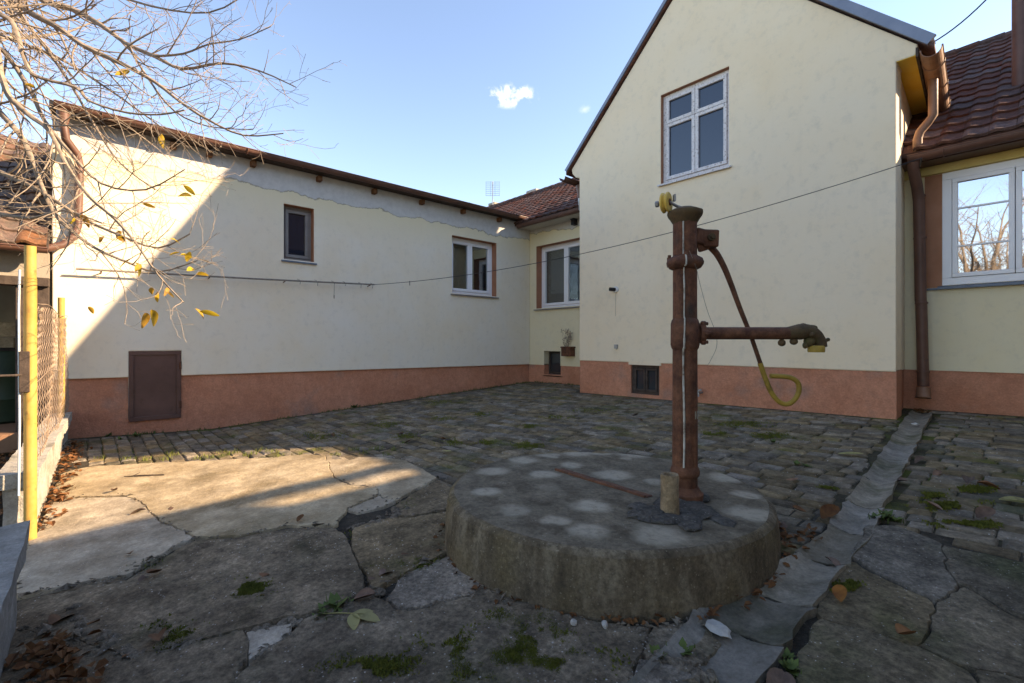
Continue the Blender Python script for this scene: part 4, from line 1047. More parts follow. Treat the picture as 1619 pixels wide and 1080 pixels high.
m = MB(); m.box((-10.6, SY0, FZ), (-10.4, SY1, H + 2.9)); m.build('rear_wall', 'shed_wall', shed)
m = MB(); m.box((-10.4, SY0, FZ - .2), (-7.5, SY1, FZ)); bev(m.build('floor', 'shed_floor', shed), .01)
# low inner wall of blocks
bw = MB(); bw.box((-9.62, SY0, FZ), (-9.52, SY1, H + .30)); bwo = bw.build('block_wall', 'shed_wall', shed)
for r_ in range(6):
    y = SY1 - (.2 if r_ % 2 else .02)
    while y - .40 > -2.6:
        m = MB(); z0 = FZ + .005 + r_ * .215; m.box((-9.53, y - .39, z0), (-9.50 + rnd.uniform(-.006, .006), y, z0 + .20)); bev(m.build('block', 'block', bwo), .008, 1); y -= .402
br = onX(6, 640, -8.7)
barrel = thing('barrel', (-8.75, br.y, FZ), 'dark green ribbed barrel standing inside the open shed', 'barrel')
m = MB(); m.lathe([(.24, 0), (.28, .03), (.285, .28), (.295, .30), (.285, .32), (.285, .56), (.295, .58), (.285, .60), (.28, .86), (.25, .9)], 24, (-8.75, br.y, FZ)); shade_auto(m.build('drum', 'barrel', barrel), 40)
m = MB(); m.lathe([(.26, 0), (.265, .02), (.23, .035), (.05, .04)], 24, (-8.75, br.y, FZ + .895)); shade_auto(m.build('lid', 'black', barrel), 40)

# ------------------------------------------------------------------ low concrete walls and fence
def rough_box(a, b, step=.16, amp=.008):
    m = bmesh.new(); bmesh.ops.create_cube(m, size=1)
    a, b = Vector(a), Vector(b)
    for v in m.verts: v.co = Vector([a[i] if v.co[i] < 0 else b[i] for i in range(3)])
    for _ in range(5):
        es = [e for e in m.edges if e.calc_length() > step]
        if not es: break
        bmesh.ops.subdivide_edges(m, edges=es, cuts=1, use_grid_fill=True)
    for v in m.verts:
        k = Vector((noise.noise(v.co * 5), noise.noise(v.co * 5 + Vector((9, 3, 1))), noise.noise(v.co * 5 + Vector((2, 7, 5)))))
        v.co += k * amp * 1.6
    bmesh.ops.triangulate(m, faces=m.faces[:])
    mb = MB(); m.verts.index_update(); mb.add([v.co.copy() for v in m.verts], [[v.index for v in f.verts] for f in m.faces]); m.free(); return mb
WT = H - .83
lw = thing('low_wall', (-6.0, -.3, zg(-6, -.3)), 'pale low concrete wall carrying the wire fence up to the annex', 'wall')
def skew(mb):
    for v in mb.v: v.y += (-4.3 - v.x) / 3.4 * .105
    return mb
shade_auto(skew(rough_box((-7.74, -.385, -.3), (-4.33, -.265, WT - .09))).build('body', 'low_wall', lw), 40)
shade_auto(skew(rough_box((-7.74, -.42, WT - .092), (-4.30, -.225, WT), amp=.010)).build('coping', 'low_wall', lw), 40)
lw2 = thing('low_wall', (-2.2, -.3, zg(-2.2, -.3)), 'grey weathered low concrete wall on the near side of the gate gap', 'wall')
shade_auto(rough_box((-3.08, -.40, -.3), (-.7, -.225, WT - .07)).build('body', 'grey_block', lw2), 40)
shade_auto(rough_box((-3.13, -.45, WT - .072), (-.66, -.19, WT), amp=.010).build('coping', 'grey_block', lw2), 40)

fence = thing('fence', (-5.8, -.25, WT), 'chain link fence on yellow flaking steel posts above the low wall', 'fence')
fy = -.262
fp = Vector((-4.24, -.257, 0))
m = MB(); m.tube([(fp.x, fp.y, zg(fp.x, fp.y) - .1), (fp.x, fp.y, H + .40)], .031, 18); m.tube([(fp.x, fp.y, H + .40), (fp.x, fp.y, H + .605)], .0285, 18); po = shade_auto(m.build('post', 'yellow_post', fence), 40)
m = MB(); m.box((fp.x - .005, fp.y - .048, H - .31), (fp.x + .040, fp.y + .0, H - .055)); m.tube([(fp.x + .02, fp.y - .03, H - .2), (fp.x + .075, fp.y - .06, H - .2), (fp.x + .075, fp.y - .14, H - .2)], .008, 8); bev(m.build('lock_plate', 'dark_wood', po), .004, 1)
m = MB(); m.tube([(fp.x + .02, fp.y - .045, H + .45), (fp.x + .01, fp.y - .05, H + .2), (fp.x + .015, fp.y - .046, H - .5), (fp.x + .01, fp.y - .05, H - .95)], .006, 6); m.build('lead', 'white_metal', po)
m = MB(); m.tube([(-7.30, fy - .03, WT - .05), (-7.30, fy - .03, H + .50)], .030, 14); shade_auto(skew(m).build('post', 'yellow_post', fence), 40)
m = MB(); cell = .052; x = -4.30; k = 0; ztop, zbot = H + .30, WT + .02
def sag(x): return .02 * math.sin(x * 3.1) 
while x > -7.70:
    pts = []; z = zbot; j = 0
    while z < ztop:
        pts.append(Vector((x + (cell / 2 if (j + k) % 2 else -cell / 2) , fy + .012 * math.sin(x * 5 + z * 4) + (.004 if j % 2 else -.004), z + sag(x)))); z += cell * .9; j += 1
    m.tube(pts, .0022, 3, cap=False); x -= cell; k += 1
tag(skew(m).build('wire_mesh', 'fence_wire', fence), kind='stuff')
for zz in (ztop - .01, (ztop + zbot) / 2, zbot + .02):
    m = MB(); m.tube([Vector((-4.24 - 3.46 * i / 16, fy, zz + sag(-4.24 - 3.46 * i / 16))) for i in range(17)], .0035, 5); skew(m).build('tension_wire', 'fence_wire', fence)

# ------------------------------------------------------------------ well cover
zb_ = zg(WC.x, WC.y)
well = thing('well_cover', (WC.x, WC.y, zb_), 'large round concrete well cover with pale round spots on top', 'well')
def on_top(px, py):
    v = ray(px, py); t = (WTOP - H) / v.z; return Vector((0, 0, H)) + v * t
sp = []
for (zx, zy, zr, k) in ((540,113,65,.9),(640,95,50,.8),(745,88,60,.9),(830,82,55,.85),(960,88,78,.95),(1090,100,50,.9),(725,133,50,.9),(620,165,62,.9),(430,155,68,.85),(405,232,58,.95),(880,170,78,.9),(800,285,78,1),(500,300,70,.55),(660,340,60,.8),(790,375,80,.85),(1050,395,105,.7),(1310,178,72,.9),(1385,243,54,.95),(1390,315,95,.9),(1040,193,45,.7),(930,107,26,.6),(640,215,60,.25),(1210,130,60,.45)):
    px, py = 600 + zx / 2.381, 680 + zy / 2.381; p = on_top(px, py); dpt = (p - Vector((0, 0, H))).dot(FWD); sp.append((p.x, p.y, zr / 2.381 * dpt / FPX, k))
M['well_top'] = well_top_mat(sp)
NS = 96
def wr(a, z):   # uneven outline
    return 1 + .010 * noise.noise(Vector((math.cos(a) * 2, math.sin(a) * 2, z * 3))) + .006 * noise.noise(Vector((math.cos(a) * 9, math.sin(a) * 9, z * 9)))
m = MB(); levels = [(-.10, WR + .03), (.02, WR + .025), (.09, WR + .018), (.16, WR + .010), (.21, WR + .004), (WTOP - zb_ - .022, WR), (WTOP - zb_ - .006, WR - .010), (WTOP - zb_, WR - .028)]
lv = []
for (hz, r) in levels:
    for k in range(NS):
        a = 2 * math.pi * k / NS; rr_ = r * wr(a, hz); base = zb_ + hz
        chip = (.016 * max(0, noise.noise(Vector((math.cos(a) * 7, math.sin(a) * 7, 8))) - .12) if hz > .19 else 0)
        m.v.append(Vector((WC.x + (rr_ - chip * 2) * math.cos(a), WC.y + (rr_ - chip * 2) * math.sin(a), base - chip)))
for i in range(len(levels) - 1):
    for k in range(NS):
        k2 = (k + 1) % NS; m.f.append([i * NS + k, i * NS + k2, (i + 1) * NS + k2, (i + 1) * NS + k]); m.m.append(0)
edge = m.v[-NS:]
shade_auto(m.build('ring_wall', 'well_side', well), 50)
m = MB(); m.v += [v.copy() for v in edge]
for f_ in (.93, .8, .6, .4, .2):
    for k in range(NS):
        v = edge[k]; q = Vector((WC.x, WC.y, WTOP)).lerp(v, f_); q.z = WTOP + .004 * noise.noise(q * 5) + .002 * noise.noise(q * 14); m.v.append(q)
m.v.append(Vector((WC.x, WC.y, WTOP)))
for i in range(5):
    for k in range(NS):
        k2 = (k + 1) % NS; m.f.append([i * NS + k, i * NS + k2, (i + 1) * NS + k2, (i + 1) * NS + k]); m.m.append(0)
for k in range(NS): m.f.append([5 * NS + k, 5 * NS + (k + 1) % NS, 6 * NS]); m.m.append(0)
m.build('cover_slab', 'well_top', well, smooth=True)
a, b = on_top(878, 743), on_top(1020, 787); m = MB(); m.bar(a + Vector((0, 0, .004)), b + Vector((0, 0, .004)), .016, .018); m.bar(a + Vector((.012, .03, .001)), b + Vector((.012, .03, .001)), .05, .010); bev(m.build('iron_strip', 'iron', well), .003, 1)
# broken mortar heaped round the pump foot
def rock(c, sx, sy, sz, seed, mb):
    q = random.Random(seed); bm = bmesh.new(); bmesh.ops.create_icosphere(bm, subdivisions=2, radius=1)
    for v in bm.verts:
        k = 1 + .38 * noise.noise(v.co * 1.4 + Vector((seed * 3.1, 0, 0))) + .15 * noise.noise(v.co * 4 + Vector((0, seed * 2.3, 0)))
        v.co = Vector((v.co.x * sx * k, v.co.y * sy * k, v.co.z * sz * k))
    rt = Matrix.Rotation(q.uniform(0, 6.28), 3, 'Z'); bm.verts.index_update()
    mb.add([Vector(c) + rt @ v.co for v in bm.verts], [[v.index for v in f.verts] for f in bm.faces]); bm.free(); return mb
PBASE = on_top(1083, 790)
for i, (qx, qy, sx, sy, sz) in enumerate(((1078, 800, .16, .13, .022), (1030, 812, .13, .09, .018), (1050, 822, .12, .06, .020), (1110, 812, .10, .08, .022), (1092, 826, .13, .06, .018), (1008, 803, .06, .05, .016), (1066, 793, .09, .08, .030), (1100, 790, .07, .06, .035), (1135, 822, .10, .05, .012))):
    p = on_top(qx, qy); m = MB(); rock(p + Vector((0, 0, sz * .25)), sx, sy, sz, i + 3, m); m.build('mortar_lump', 'mortar', well, smooth=False)
p = on_top(1059, 812); m = MB()
m.lathe([(.046, -.02), (.045, .05), (.043, .12), (.045, .185), (.041, .197), (.030, .195), (.028, .17)], 22, (p.x, p.y, WTOP), flute=lambda k, n: 1 + .03 * noise.noise(Vector((k * .7, 0, 0)))); shade_auto(m.build('pipe_stub', 'stub', well), 50)

def smooth_path(pts, k=6):
    out = []; n = len(pts)
    for i in range(n - 1):
        p0, p1, p2, p3 = pts[max(i - 1, 0)], pts[i], pts[i + 1], pts[min(i + 2, n - 1)]
        for j in range(k):
            t = j / k; out.append(.5 * ((2 * p1) + (p2 - p0) * t + (2 * p0 - 5 * p1 + 4 * p2 - p3) * t * t + (3 * p1 - p0 - 3 * p2 + p3) * t ** 3))
    out.append(pts[-1]); return out
# ------------------------------------------------------------------ hand pump
DP = (PBASE - Vector((0, 0, H))).dot(FWD)
pump = thing('hand_pump', (PBASE.x, PBASE.y, WTOP), 'rusty red brown cast iron hand pump standing on the well cover', 'pump')
U = DP / FPX                                   # metres per photo pixel at the pump
def pz(py): return H + (CY - py) * U
def pp(px, py, dd=0.0): return at(px, py, DP) + FWD * dd
ax0 = Vector((PBASE.x, PBASE.y, 0))
fl = lambda k, n: .97 + .085 * abs(math.cos(k / n * math.pi * 8)) ** .6
def sect(name, rows, mat, flute=None, n=48, par=pump):
    m = MB(); m.lathe([(r, pz(y)) for (y, r) in rows], n, ax0, flute=flute); return shade_auto(m.build(name, mat, par), 45)
sect('foot_flange', [(793, .090), (778, .094), (774, .080), (768, .070)], 'iron')
sect('column', [(770, .062), (752, .062)], 'iron', fl)
sect('lower_ring', [(754, .060), (750, .073), (744, .076), (738, .070), (734, .062)], 'iron')
sect('lower_barrel', [(735, .0635), (548, .0615)], 'iron', fl)
sect('spout_collar', [(555, .060), (550, .070), (545, .0745), (512, .0735), (507, .069), (503, .061)], 'iron')
sect('upper_barrel', [(505, .0605), (424, .0600)], 'iron', fl)
m = MB(); m.lathe([(.062, pz(427)), (.082, pz(424)), (.094, pz(419)), (.096, pz(415)), (.090, pz(410)), (.074, pz(407)), (.064, pz(405))], 40, ax0); fo = shade_auto(m.build('bolted_flange', 'iron', pump), 40)
for a in (.5, 2.6, 4.4):
    c = ax0 + Vector((.082 * math.cos(a + YAW), .082 * math.sin(a + YAW), pz(412))); m = MB(); m.lathe([(.015, -.03), (.015, .022), (.010, .024), (.010, .036)], 6, c); m.build('bolt', 'iron', fo)
sect('head_barrel', [(407, .0600), (352, .0600)], 'iron', fl)
sect('cap', [(354, .062), (350, .070), (346, .078), (342, .088), (338, .0925), (335, .091), (332, .070), (329, .045), (327, .020)], 'iron_moss', lambda k, n: 1 + .025 * noise.noise(Vector((k * .5, 1, 0))), 40)
# paint streak running down the barrel
off = -.028; rr_ = .0665
m = MB(); pts = [ax0 + RIGHT * (off + .003 * math.sin(y * .03)) - FWD * (math.sqrt(rr_ ** 2 - off ** 2) + (.010 if 505 < y < 552 else (.034 if 408 < y < 424 else 0))) + ZU * pz(y) for y in (354, 380, 404, 409, 422, 427, 460, 500, 506, 530, 549, 555, 600, 650, 700, 735)]
pts = smooth_path(pts, 4); n_ = len(pts)
m.tube(pts, [max(.0012, .0042 + .0030 * noise.noise(Vector((i * .55, 3, 0))) + (.0015 if i > n_ * .6 else 0)) for i in range(n_)], 6); shade_auto(m.build('paint_streak', 'drip', pump), 60)
# cast-on number
cu = bpy.data.curves.new('number_mark', 'FONT'); cu.body = '10'; cu.size = .060; cu.extrude = .0012; cu.align_x = 'CENTER'; cu.align_y = 'CENTER'
to = bpy.data.objects.new('tmp', cu); COL.objects.link(to); dg = bpy.context.evaluated_depsgraph_get(); tme = bpy.data.meshes.new_from_object(to.evaluated_get(dg)); bpy.data.objects.remove(to)
ang = math.radians(40); nrm = (RIGHT * math.sin(ang) - FWD * math.cos(ang)); tx = Vector((-nrm.y, nrm.x, 0))
if tx.dot(RIGHT) < 0: tx = -tx
num = bpy.data.objects.new('number_mark', tme); COL.objects.link(num); tme.materials.clear(); tme.materials.append(M['scratch_text']); num.parent = pump
num.matrix_local = Matrix.Translation(-pump.location) @ Matrix.Translation(ax0 + nrm * .0658 + ZU * pz(655)) @ Matrix((tx, ZU, nrm)).transposed().to_4x4() @ Matrix.Diagonal((.62, 1, 1, 1))
# lever bracket, lever, grip
m = MB(); c0, c1 = pp(1098, 372, .0), pp(1124, 377, .02)
m.bar(c0, c1, .045, .085); m.bar(pp(1112, 376, .02), pp(1137, 377, .02), .055, .095); m.bar(pp(1104, 392, .01), pp(1122, 386, .02), .02, .05)
bk = bev(m.build('lever_bracket', 'iron', pump), .010, 2)
m = MB(); m.lathe([(.020, -.045), (.020, .045)], 12, pp(1123, 376, .02), FWD); m.lathe([(.011, -.06), (.011, .06)], 8, pp(1123, 376, .02), FWD); shade_auto(m.build('pivot_bolt', 'iron_moss', bk), 40)
lp = smooth_path([pp(x, y, .075) for x, y in ((1116, 372), (1130, 384), (1143, 398), (1155, 420), (1166, 447), (1180, 485), (1196, 525), (1207, 556), (1214, 577))])
m = MB(); n_ = len(lp); m.tube(lp, [.020 - .0085 * min(1, i / (n_ * .75)) for i in range(n_)], 12); lv_ = shade_auto(m.build('lever', 'iron', pump), 60)
gp_ = smooth_path([pp(x, y, .075) for x, y in ((1213, 575), (1221, 598), (1231, 622), (1243, 637), (1256, 642), (1268, 636), (1276, 622), (1275, 608), (1266, 600), (1252, 597), (1230, 596))])
m = MB(); m.tube(gp_, .0135, 12); shade_auto(m.build('grip', 'ochre_paint', lv_), 60)
# spout with beast head
m = MB(); m.tube([pp(1090, 527), pp(1262, 527)], .0335, 20); so = shade_auto(m.build('spout', 'iron', pump), 60)
m = MB(); m.lathe([(.050, 0), (.054, .006), (.054, .028), (.040, .034)], 20, pp(1104, 527), RIGHT); shade_auto(m.build('spout_flange', 'iron', so), 40)
for (qx, qy, dd) in ((1108, 512, -.02), (1108, 541, -.02), (1109, 527, -.052)):
    m = MB(); m.lathe([(.013, -.006), (.015, 0), (.015, .016), (.009, .018), (.009, .03)], 6, pp(qx, qy, dd), RIGHT); m.build('bolt', 'iron', so)
bm = MB()
hp = smooth_path([pp(1245, 527), pp(1262, 525), pp(1276, 524), pp(1288, 529), pp(1296, 540), pp(1298, 549)], 5)
hr = [.034, .035, .036, .038, .040, .042, .043, .042, .041, .040, .039, .038, .037, .036, .035, .034, .034, .033, .032, .032, .031, .031, .030, .030, .030, .030]
bm.tube(hp, hr[:len(hp)], 18)
def ball(mb, c, r, s=(1, 1, 1)):
    b = bmesh.new(); bmesh.ops.create_icosphere(b, subdivisions=2, radius=1); b.verts.index_update()
    mb.add([Vector(c) + RIGHT * (v.co.x * r * s[0]) + FWD * (v.co.y * r * s[1]) + ZU * (v.co.z * r * s[2]) for v in b.verts], [[v.index for v in f.verts] for f in b.faces]); b.free()
ball(bm, pp(1270, 516), .022, (1.1, 1, .8)); ball(bm, pp(1283, 518), .026, (1.2, .9, .6)); ball(bm, pp(1262, 522), .030, (1.3, 1.2, .7))
ball(bm, pp(1277, 529, -.034), .014); ball(bm, pp(1277, 529, .034), .014); ball(bm, pp(1236, 542), .020, (1, 1, 1)); ball(bm, pp(1255, 540), .021, (1, 1, .9)); ball(bm, pp(1273, 546), .016, (.8, 1, 1.2)); ball(bm, pp(1280, 540), .03, (1, 1, 1))
bm.tube([pp(1294, 541), pp(1302, 540), pp(1309, 537)], [.014, .011, .009], 10); ball(bm, pp(1309, 537), .0105)
hd_ = shade_auto(bm.build('beast_head', 'iron_moss', so), 60)
m = MB(); m.lathe([(.039, 0), (.041, .006), (.041, .030), (.036, .036), (.030, .034), (.030, .004)], 20, pp(1290.5, 557), ZU); shade_auto(m.build('outlet_ring', 'ochre_paint', hd_), 40)
# dangling thin wire
m = MB(); m.tube(smooth_path([pp(1079, 402, -.1), pp(1092, 428, -.08), pp(1100, 447, -.05), pp(1118, 490, 0), pp(1131, 525, .0), pp(1133, 548, .0), pp(1126, 570, .02), pp(1121, 578, .02)]), .0012, 4); m.build('loose_wire', 'wire', pump)
# yellow cable pulley bolted on the cap
pul = thing('pulley', tuple(pp(1052, 322)), 'yellow plastic pulley wheel on a bolt at the pump top', 'pulley')
pax = (RIGHT * .80 - FWD * .60).normalized(); pc = pp(1053, 320.5)
m = MB(); m.lathe([(.014, -.020), (.050, -.020), (.055, -.016), (.054, -.010), (.040, -.002), (.040, .002), (.054, .010), (.055, .016), (.050, .020), (.014, .020)], 30, pc, pax); shade_auto(m.build('wheel', 'pulley', pul), 35)
m = MB(); m.lathe([(.019, -.024), (.019, .024)], 14, pc, pax); m.build('hub', 'iron', pul)
m = MB(); m.tube([pc - pax * .05, pc + pax * .02, pp(1070, 326), pp(1084, 331)], .008, 8); m.lathe([(.016, -.012), (.016, .004)], 6, pc - pax * .045, pax); m.bar(pc + pax * .045 + ZU * .0, pc + pax * .045 + ZU * .035, .022, .010, up=RIGHT); shade_auto(m.build('bolt', 'steel', pul), 40)

# ================================================================== TREES
def leaf_shape(L=.10, W=.036, bend=.3, fold=.25):
    m = MB(); n = 6
    for i in range(n + 1):
        t = i / n; w = W * math.sin(math.pi * (t * .92 + .04)) ** .8; x = L * t; z = -bend * L * t * t
        m.v += [Vector((x, -w, z + fold * w)), Vector((x, 0, z)), Vector((x, w, z + fold * w))]
    for i in range(n):
        for j in (0, 1): m.f.append([i * 3 + j, (i + 1) * 3 + j, (i + 1) * 3 + j + 1, i * 3 + j + 1]); m.m.append(0)
    return m
def leaf_mesh(name, mat, **k):
    q = leaf_shape(**k); me = bpy.data.meshes.new(name); me.from_pydata([tuple(v) for v in q.v], [], q.f); me.materials.append(M[mat]); me.polygons.foreach_set('use_smooth', [True] * len(q.f)); me.update(); return me
def branch(mb, pts, r0, r1, q, level, dens, lmul=1.0, sides=6, upb=.25):
    """tube along pts with recursive side twigs"""
    n = len(pts); mb.tube(pts, [r0 + (r1 - r0) * (i / (n - 1)) ** .8 for i in range(n)], sides if level < 2 else (4 if level == 2 else 3), cap=level > 0)
    if level >= 3: return
    seg = [0]
    for a, b in zip(pts, pts[1:]): seg.append(seg[-1] + (b - a).length)
    tot = seg[-1]; cnt = max(1, int(tot * dens[level]))
    for c in range(cnt):
        d = tot * (.12 + .88 * (c + q.random()) / cnt); i = 0
        while i < n - 2 and seg[i + 1] < d: i += 1
        t = clamp((d - seg[i]) / max(1e-6, seg[i + 1] - seg[i]), 0, 1); p = pts[i].lerp(pts[i + 1], t); tg = (pts[i + 1] - pts[i]).normalized()
        rd = Vector((q.gauss(0, 1), q.gauss(0, 1), q.gauss(0, 1))); rd = (rd - tg * rd.dot(tg)).normalized()
        ang = q.uniform(.45, 1.05); dr = (tg * math.cos(ang) + rd * math.sin(ang)).normalized()
        ln = lmul * (.75, .36, .15)[level] * q.uniform(.45, 1.15) * (1.1 - .5 * d / tot)
        k = 6 if level == 0 else (5 if level == 1 else 3); st = ln / k; pp_ = [p]; cur = dr
        for s_ in range(k):
            cur = (cur + Vector((q.gauss(0, .13), q.gauss(0, .13), q.gauss(0, .13) + upb * .22 * (s_ / k)))).normalized(); pp_.append(pp_[-1] + cur * st)
        rp = (r0 + (r1 - r0) * (d / tot) ** .8); rs = min(rp * .62, (.0105, .0055, .0032)[level])
        branch(mb, pp_, rs, max(.0014, rs * .4), q, level + 1, dens, lmul, sides, upb)
TB = Vector((-6.25, -2.25, zg(-6.25, -2.25) - .08))
tree = thing('walnut_tree', tuple(TB), 'nearly bare walnut tree with pale twigs and a few yellow leaves by the shed', 'tree')
q = random.Random(21)
fork = TB + Vector((.15, .1, 2.9))
m = MB(); tp_ = [TB + Vector((0, 0, -.1)), TB + Vector((0, 0, .25)), TB + Vector((.04, .02, 1.0)), TB + Vector((.12, .05, 2.0)), fork, fork + Vector((.05, -.1, 1.2)), fork + Vector((-.1, -.2, 2.6))]
m.tube(tp_, [.24, .19, .165, .15, .14, .10, .06], 14); shade_auto(m.build('trunk', 'bark', tree), 60)
limbs = [
 ([(-40,-60,4.9),(67,0,4.6),(111,13,4.5),(160,40,4.4),(200,69,4.4),(244,89,4.3),(289,109,4.3),(350,100,4.2),(410,112,4.2),(468,138,4.1)], .030),
 ([(244,89,4.3),(290,85,4.2),(330,70,4.2),(380,62,4.1),(428,42,4.1)], .012),
 ([(-60,-40,4.2),(18,0,4.0),(51,22,3.9),(93,44,3.9),(133,73,3.85),(191,100,3.8),(244,129,3.8),(289,164,3.8),(330,190,3.75),(385,214,3.7),(448,211,3.7)], .027),
 ([(200,69,4.4),(235,125,4.3),(275,175,4.2),(330,200,4.2),(400,205,4.2)], .012),
 ([(-60,-20,3.7),(0,22,3.6),(22,40,3.55),(44,107,3.5),(67,124,3.5),(120,138,3.5),(142,160,3.5),(200,178,3.45),(255,181,3.4),(291,174,3.4)], .018),
 ([(-40,20,3.5),(0,115,3.35),(13,150,3.3),(29,167,3.3),(50,185,3.3),(78,207,3.3),(105,260,3.3),(140,310,3.3),(180,345,3.3),(215,385,3.25),(250,435,3.2),(290,478,3.2)], .020),
 ([(-60,110,3.6),(0,178,3.5),(38,222,3.45),(60,280,3.4),(85,335,3.4),(110,362,3.4),(150,392,3.4),(200,414,3.35),(250,430,3.3),(312,412,3.3)], .017),
 ([(-50,250,3.7),(0,272,3.6),(60,300,3.5),(130,345,3.5),(190,372,3.4),(250,392,3.4),(300,370,3.4)], .012),
 ([(-30,60,3.9),(40,130,3.8),(70,190,3.8),(110,240,3.7),(160,290,3.7),(230,300,3.6),(292,268,3.6)], .014),
 ([(-80,-60,4.4),(0,-10,4.3),(60,60,4.2),(110,130,4.2),(150,200,4.1),(190,258,4.1),(245,300,4.0)], .016),
 ([(-60,330,3.6),(0,338,3.5),(50,345,3.5),(100,333,3.5),(160,352,3.4)], .010),
 ([(-50,-90,4.6),(60,-50,4.5),(150,-20,4.4),(240,10,4.3),(330,20,4.2),(390,-10,4.2)], .018),
 ([(-60,30,4.6),(10,60,4.5),(90,90,4.4),(170,140,4.3),(240,190,4.3),(300,235,4.2)], .014),
]
bm_ = MB()
for lst, r0 in limbs:
    pts = [at(x, y, d) for x, y, d in lst]
    if lst[0][0] < 0:
        mid = fork.lerp(pts[0], .5) + Vector((0, 0, .35)); pts = [fork, fork.lerp(mid, .5) + Vector((0, 0, .12)), mid] + pts; r_st = max(r0 * 1.6, .03)
    else: r_st = r0
    pts = smooth_path(pts, 3)
    branch(bm_, pts, r_st, .0042, q, 0, (6.6, 9.0, 9.0), 1.0)
shade_auto(bm_.build('crown', 'twig', tree), 60)
bm_ = MB()
for k in range(9):      # the part of the crown outside the picture
    a = 2.3 + k * .62; L_ = q.uniform(2.4, 3.6); d = Vector((math.cos(a), math.sin(a), q.uniform(.5, 1.3))).normalized(); p = fork + Vector((0, 0, q.uniform(0, 1.8))); pts = [p]
    for j in range(7): d = (d + Vector((q.gauss(0, .14), q.gauss(0, .14), q.gauss(.02, .1)))).normalized(); pts.append(pts[-1] + d * L_ / 7)
    branch(bm_, pts, .05, .006, q, 0, (3.0, 4.0, 3.0), 1.5)
shade_auto(bm_.build('crown', 'twig', tree), 60)
leaf_meshes = [leaf_mesh('leaf', 'leaf_yellow', L=.105, W=.026, bend=b, fold=f) for b, f in ((.3, .3), (.7, .5), (.1, .8), (.5, -.3))]
for (x, y, d) in ((265,455,3.25),(232,495,3.25),(240,490,3.22),(214,415,3.3),(208,408,3.32),(222,418,3.3),(250,462,3.25),(300,398,3.3),(306,425,3.3),(309,488,3.2),(316,492,3.2),(140,485,3.2),(238,366,3.35),(225,322,3.4),(290,293,3.5),(282,311,3.5),(186,372,3.4),(196,374,3.4),(122,347,3.4),(205,112,3.9),(262,462,3.25),(310,434,3.3),(165,374,3.4),(128,340,3.4),(303,408,3.3),(255,212,3.7),(56,140,3.5),(60,145,3.5),(283,400,3.3),(240,455,3.25),(270,378,3.35),(190,365,3.4)):
    o_ = bpy.data.objects.new('leaf', q.choice(leaf_meshes)); COL.objects.link(o_); o_.parent = tree
    s_ = q.uniform(.5, 1.0); o_.matrix_local = Matrix.Translation(at(x, y, d) - TB) @ Matrix.Rotation(q.uniform(0, 6.28), 4, 'Z') @ Matrix.Rotation(q.uniform(-.2, 1.2), 4, 'Y') @ Matrix.Rotation(q.uniform(-.8, .8), 4, 'X') @ Matrix.Diagonal((s_, s_, s_, 1))
# second bare tree behind the photographer: seen only as a reflection
T2 = Vector((-1.3, -7.5, zg(-1.6, -4) - .08))
tree2 = thing('bare_tree', tuple(T2), 'large bare garden tree across the yard from the gable, outside the picture', 'tree')
m = MB(); m.tube([T2 + Vector((0, 0, -.1)), T2 + Vector((0, 0, .3)), T2 + Vector((.1, 0, 1.4)), T2 + Vector((.05, .1, 2.2))], [.30, .24, .20, .18], 14); shade_auto(m.build('trunk', 'bark', tree2), 60)
bm_ = MB(); f2 = T2 + Vector((.05, .1, 2.1))
for k in range(26):
    a = k * 2.4; L_ = q.uniform(3.2, 5.6); d = Vector((math.cos(a), math.sin(a), q.uniform(.35, 2.2))).normalized(); pts = [f2]
    for j in range(8): d = (d + Vector((q.gauss(0, .16), q.gauss(0, .16), q.gauss(.02, .1)))).normalized(); pts.append(pts[-1] + d * L_ / 8)
    branch(bm_, pts, .10, .010, q, 0, (4.5, 5.0, 4.0), 2.2)
shade_auto(bm_.build('crown', 'twig', tree2), 60)

# ================================================================== small ground life: weeds, moss, leaves, chips
def blades(mb, c, n, h, spread, q, w=.004, lean=.5):
    for _ in range(n):
        a = q.uniform(0, 6.28); r = spread * math.sqrt(q.random()); b = Vector((c[0] + r * math.cos(a), c[1] + r * math.sin(a), 0)); b.z = zg(b.x, b.y) - .01
        a2 = q.uniform(0, 6.28); hh = h * q.uniform(.4, 1.1); ln = Vector((math.cos(a2), math.sin(a2), 0)) * hh * lean * q.random(); sd = Vector((-math.sin(a2), math.cos(a2), 0)) * w
        m1 = b + ln * .35 + ZU * hh * .6; tp2 = b + ln + ZU * hh
        mb.add([b - sd, b + sd, m1 + sd * .8, m1 - sd * .8, tp2], [(0, 1, 2, 3), (3, 2, 4)])
def rosette(mb, c, n, L, q, wd=.3):
    c = Vector((c[0], c[1], zg(c[0], c[1])))
    for k in range(n):
        a = q.uniform(0, 6.28); d = Vector((math.cos(a), math.sin(a), q.uniform(.2, 1.0))).normalized(); l = L * q.uniform(.5, 1.1); sd = d.cross(ZU).normalized() * l * wd
        mb.add([c, c + d * l * .5 + sd, c + d * l, c + d * l * .5 - sd], [(0, 1, 2, 3)])
q = random.Random(5)
m = MB()
for (x, y) in [(x, 727 - .02 * (x - 160) + q.uniform(-9, 3)) for x in [160, 200, 206, 228, 235, 262, 270, 276, 310, 322, 330, 352, 360, 372, 392, 398, 410, 425, 436, 440, 470, 500, 530, 560, 575, 590, 600, 610, 622]]:
    p = onG(x, y); blades(m, p, 26, .055, .055, q, .0028)
for (x, y) in ((215,897),(240,893),(228,900),(640,798),(655,790),(648,803),(690,818),(640,905),(665,898),(700,885),(560,690),(640,700)):
    p = onG(x, y); blades(m, p, 30, .035, .05, q, .0025)
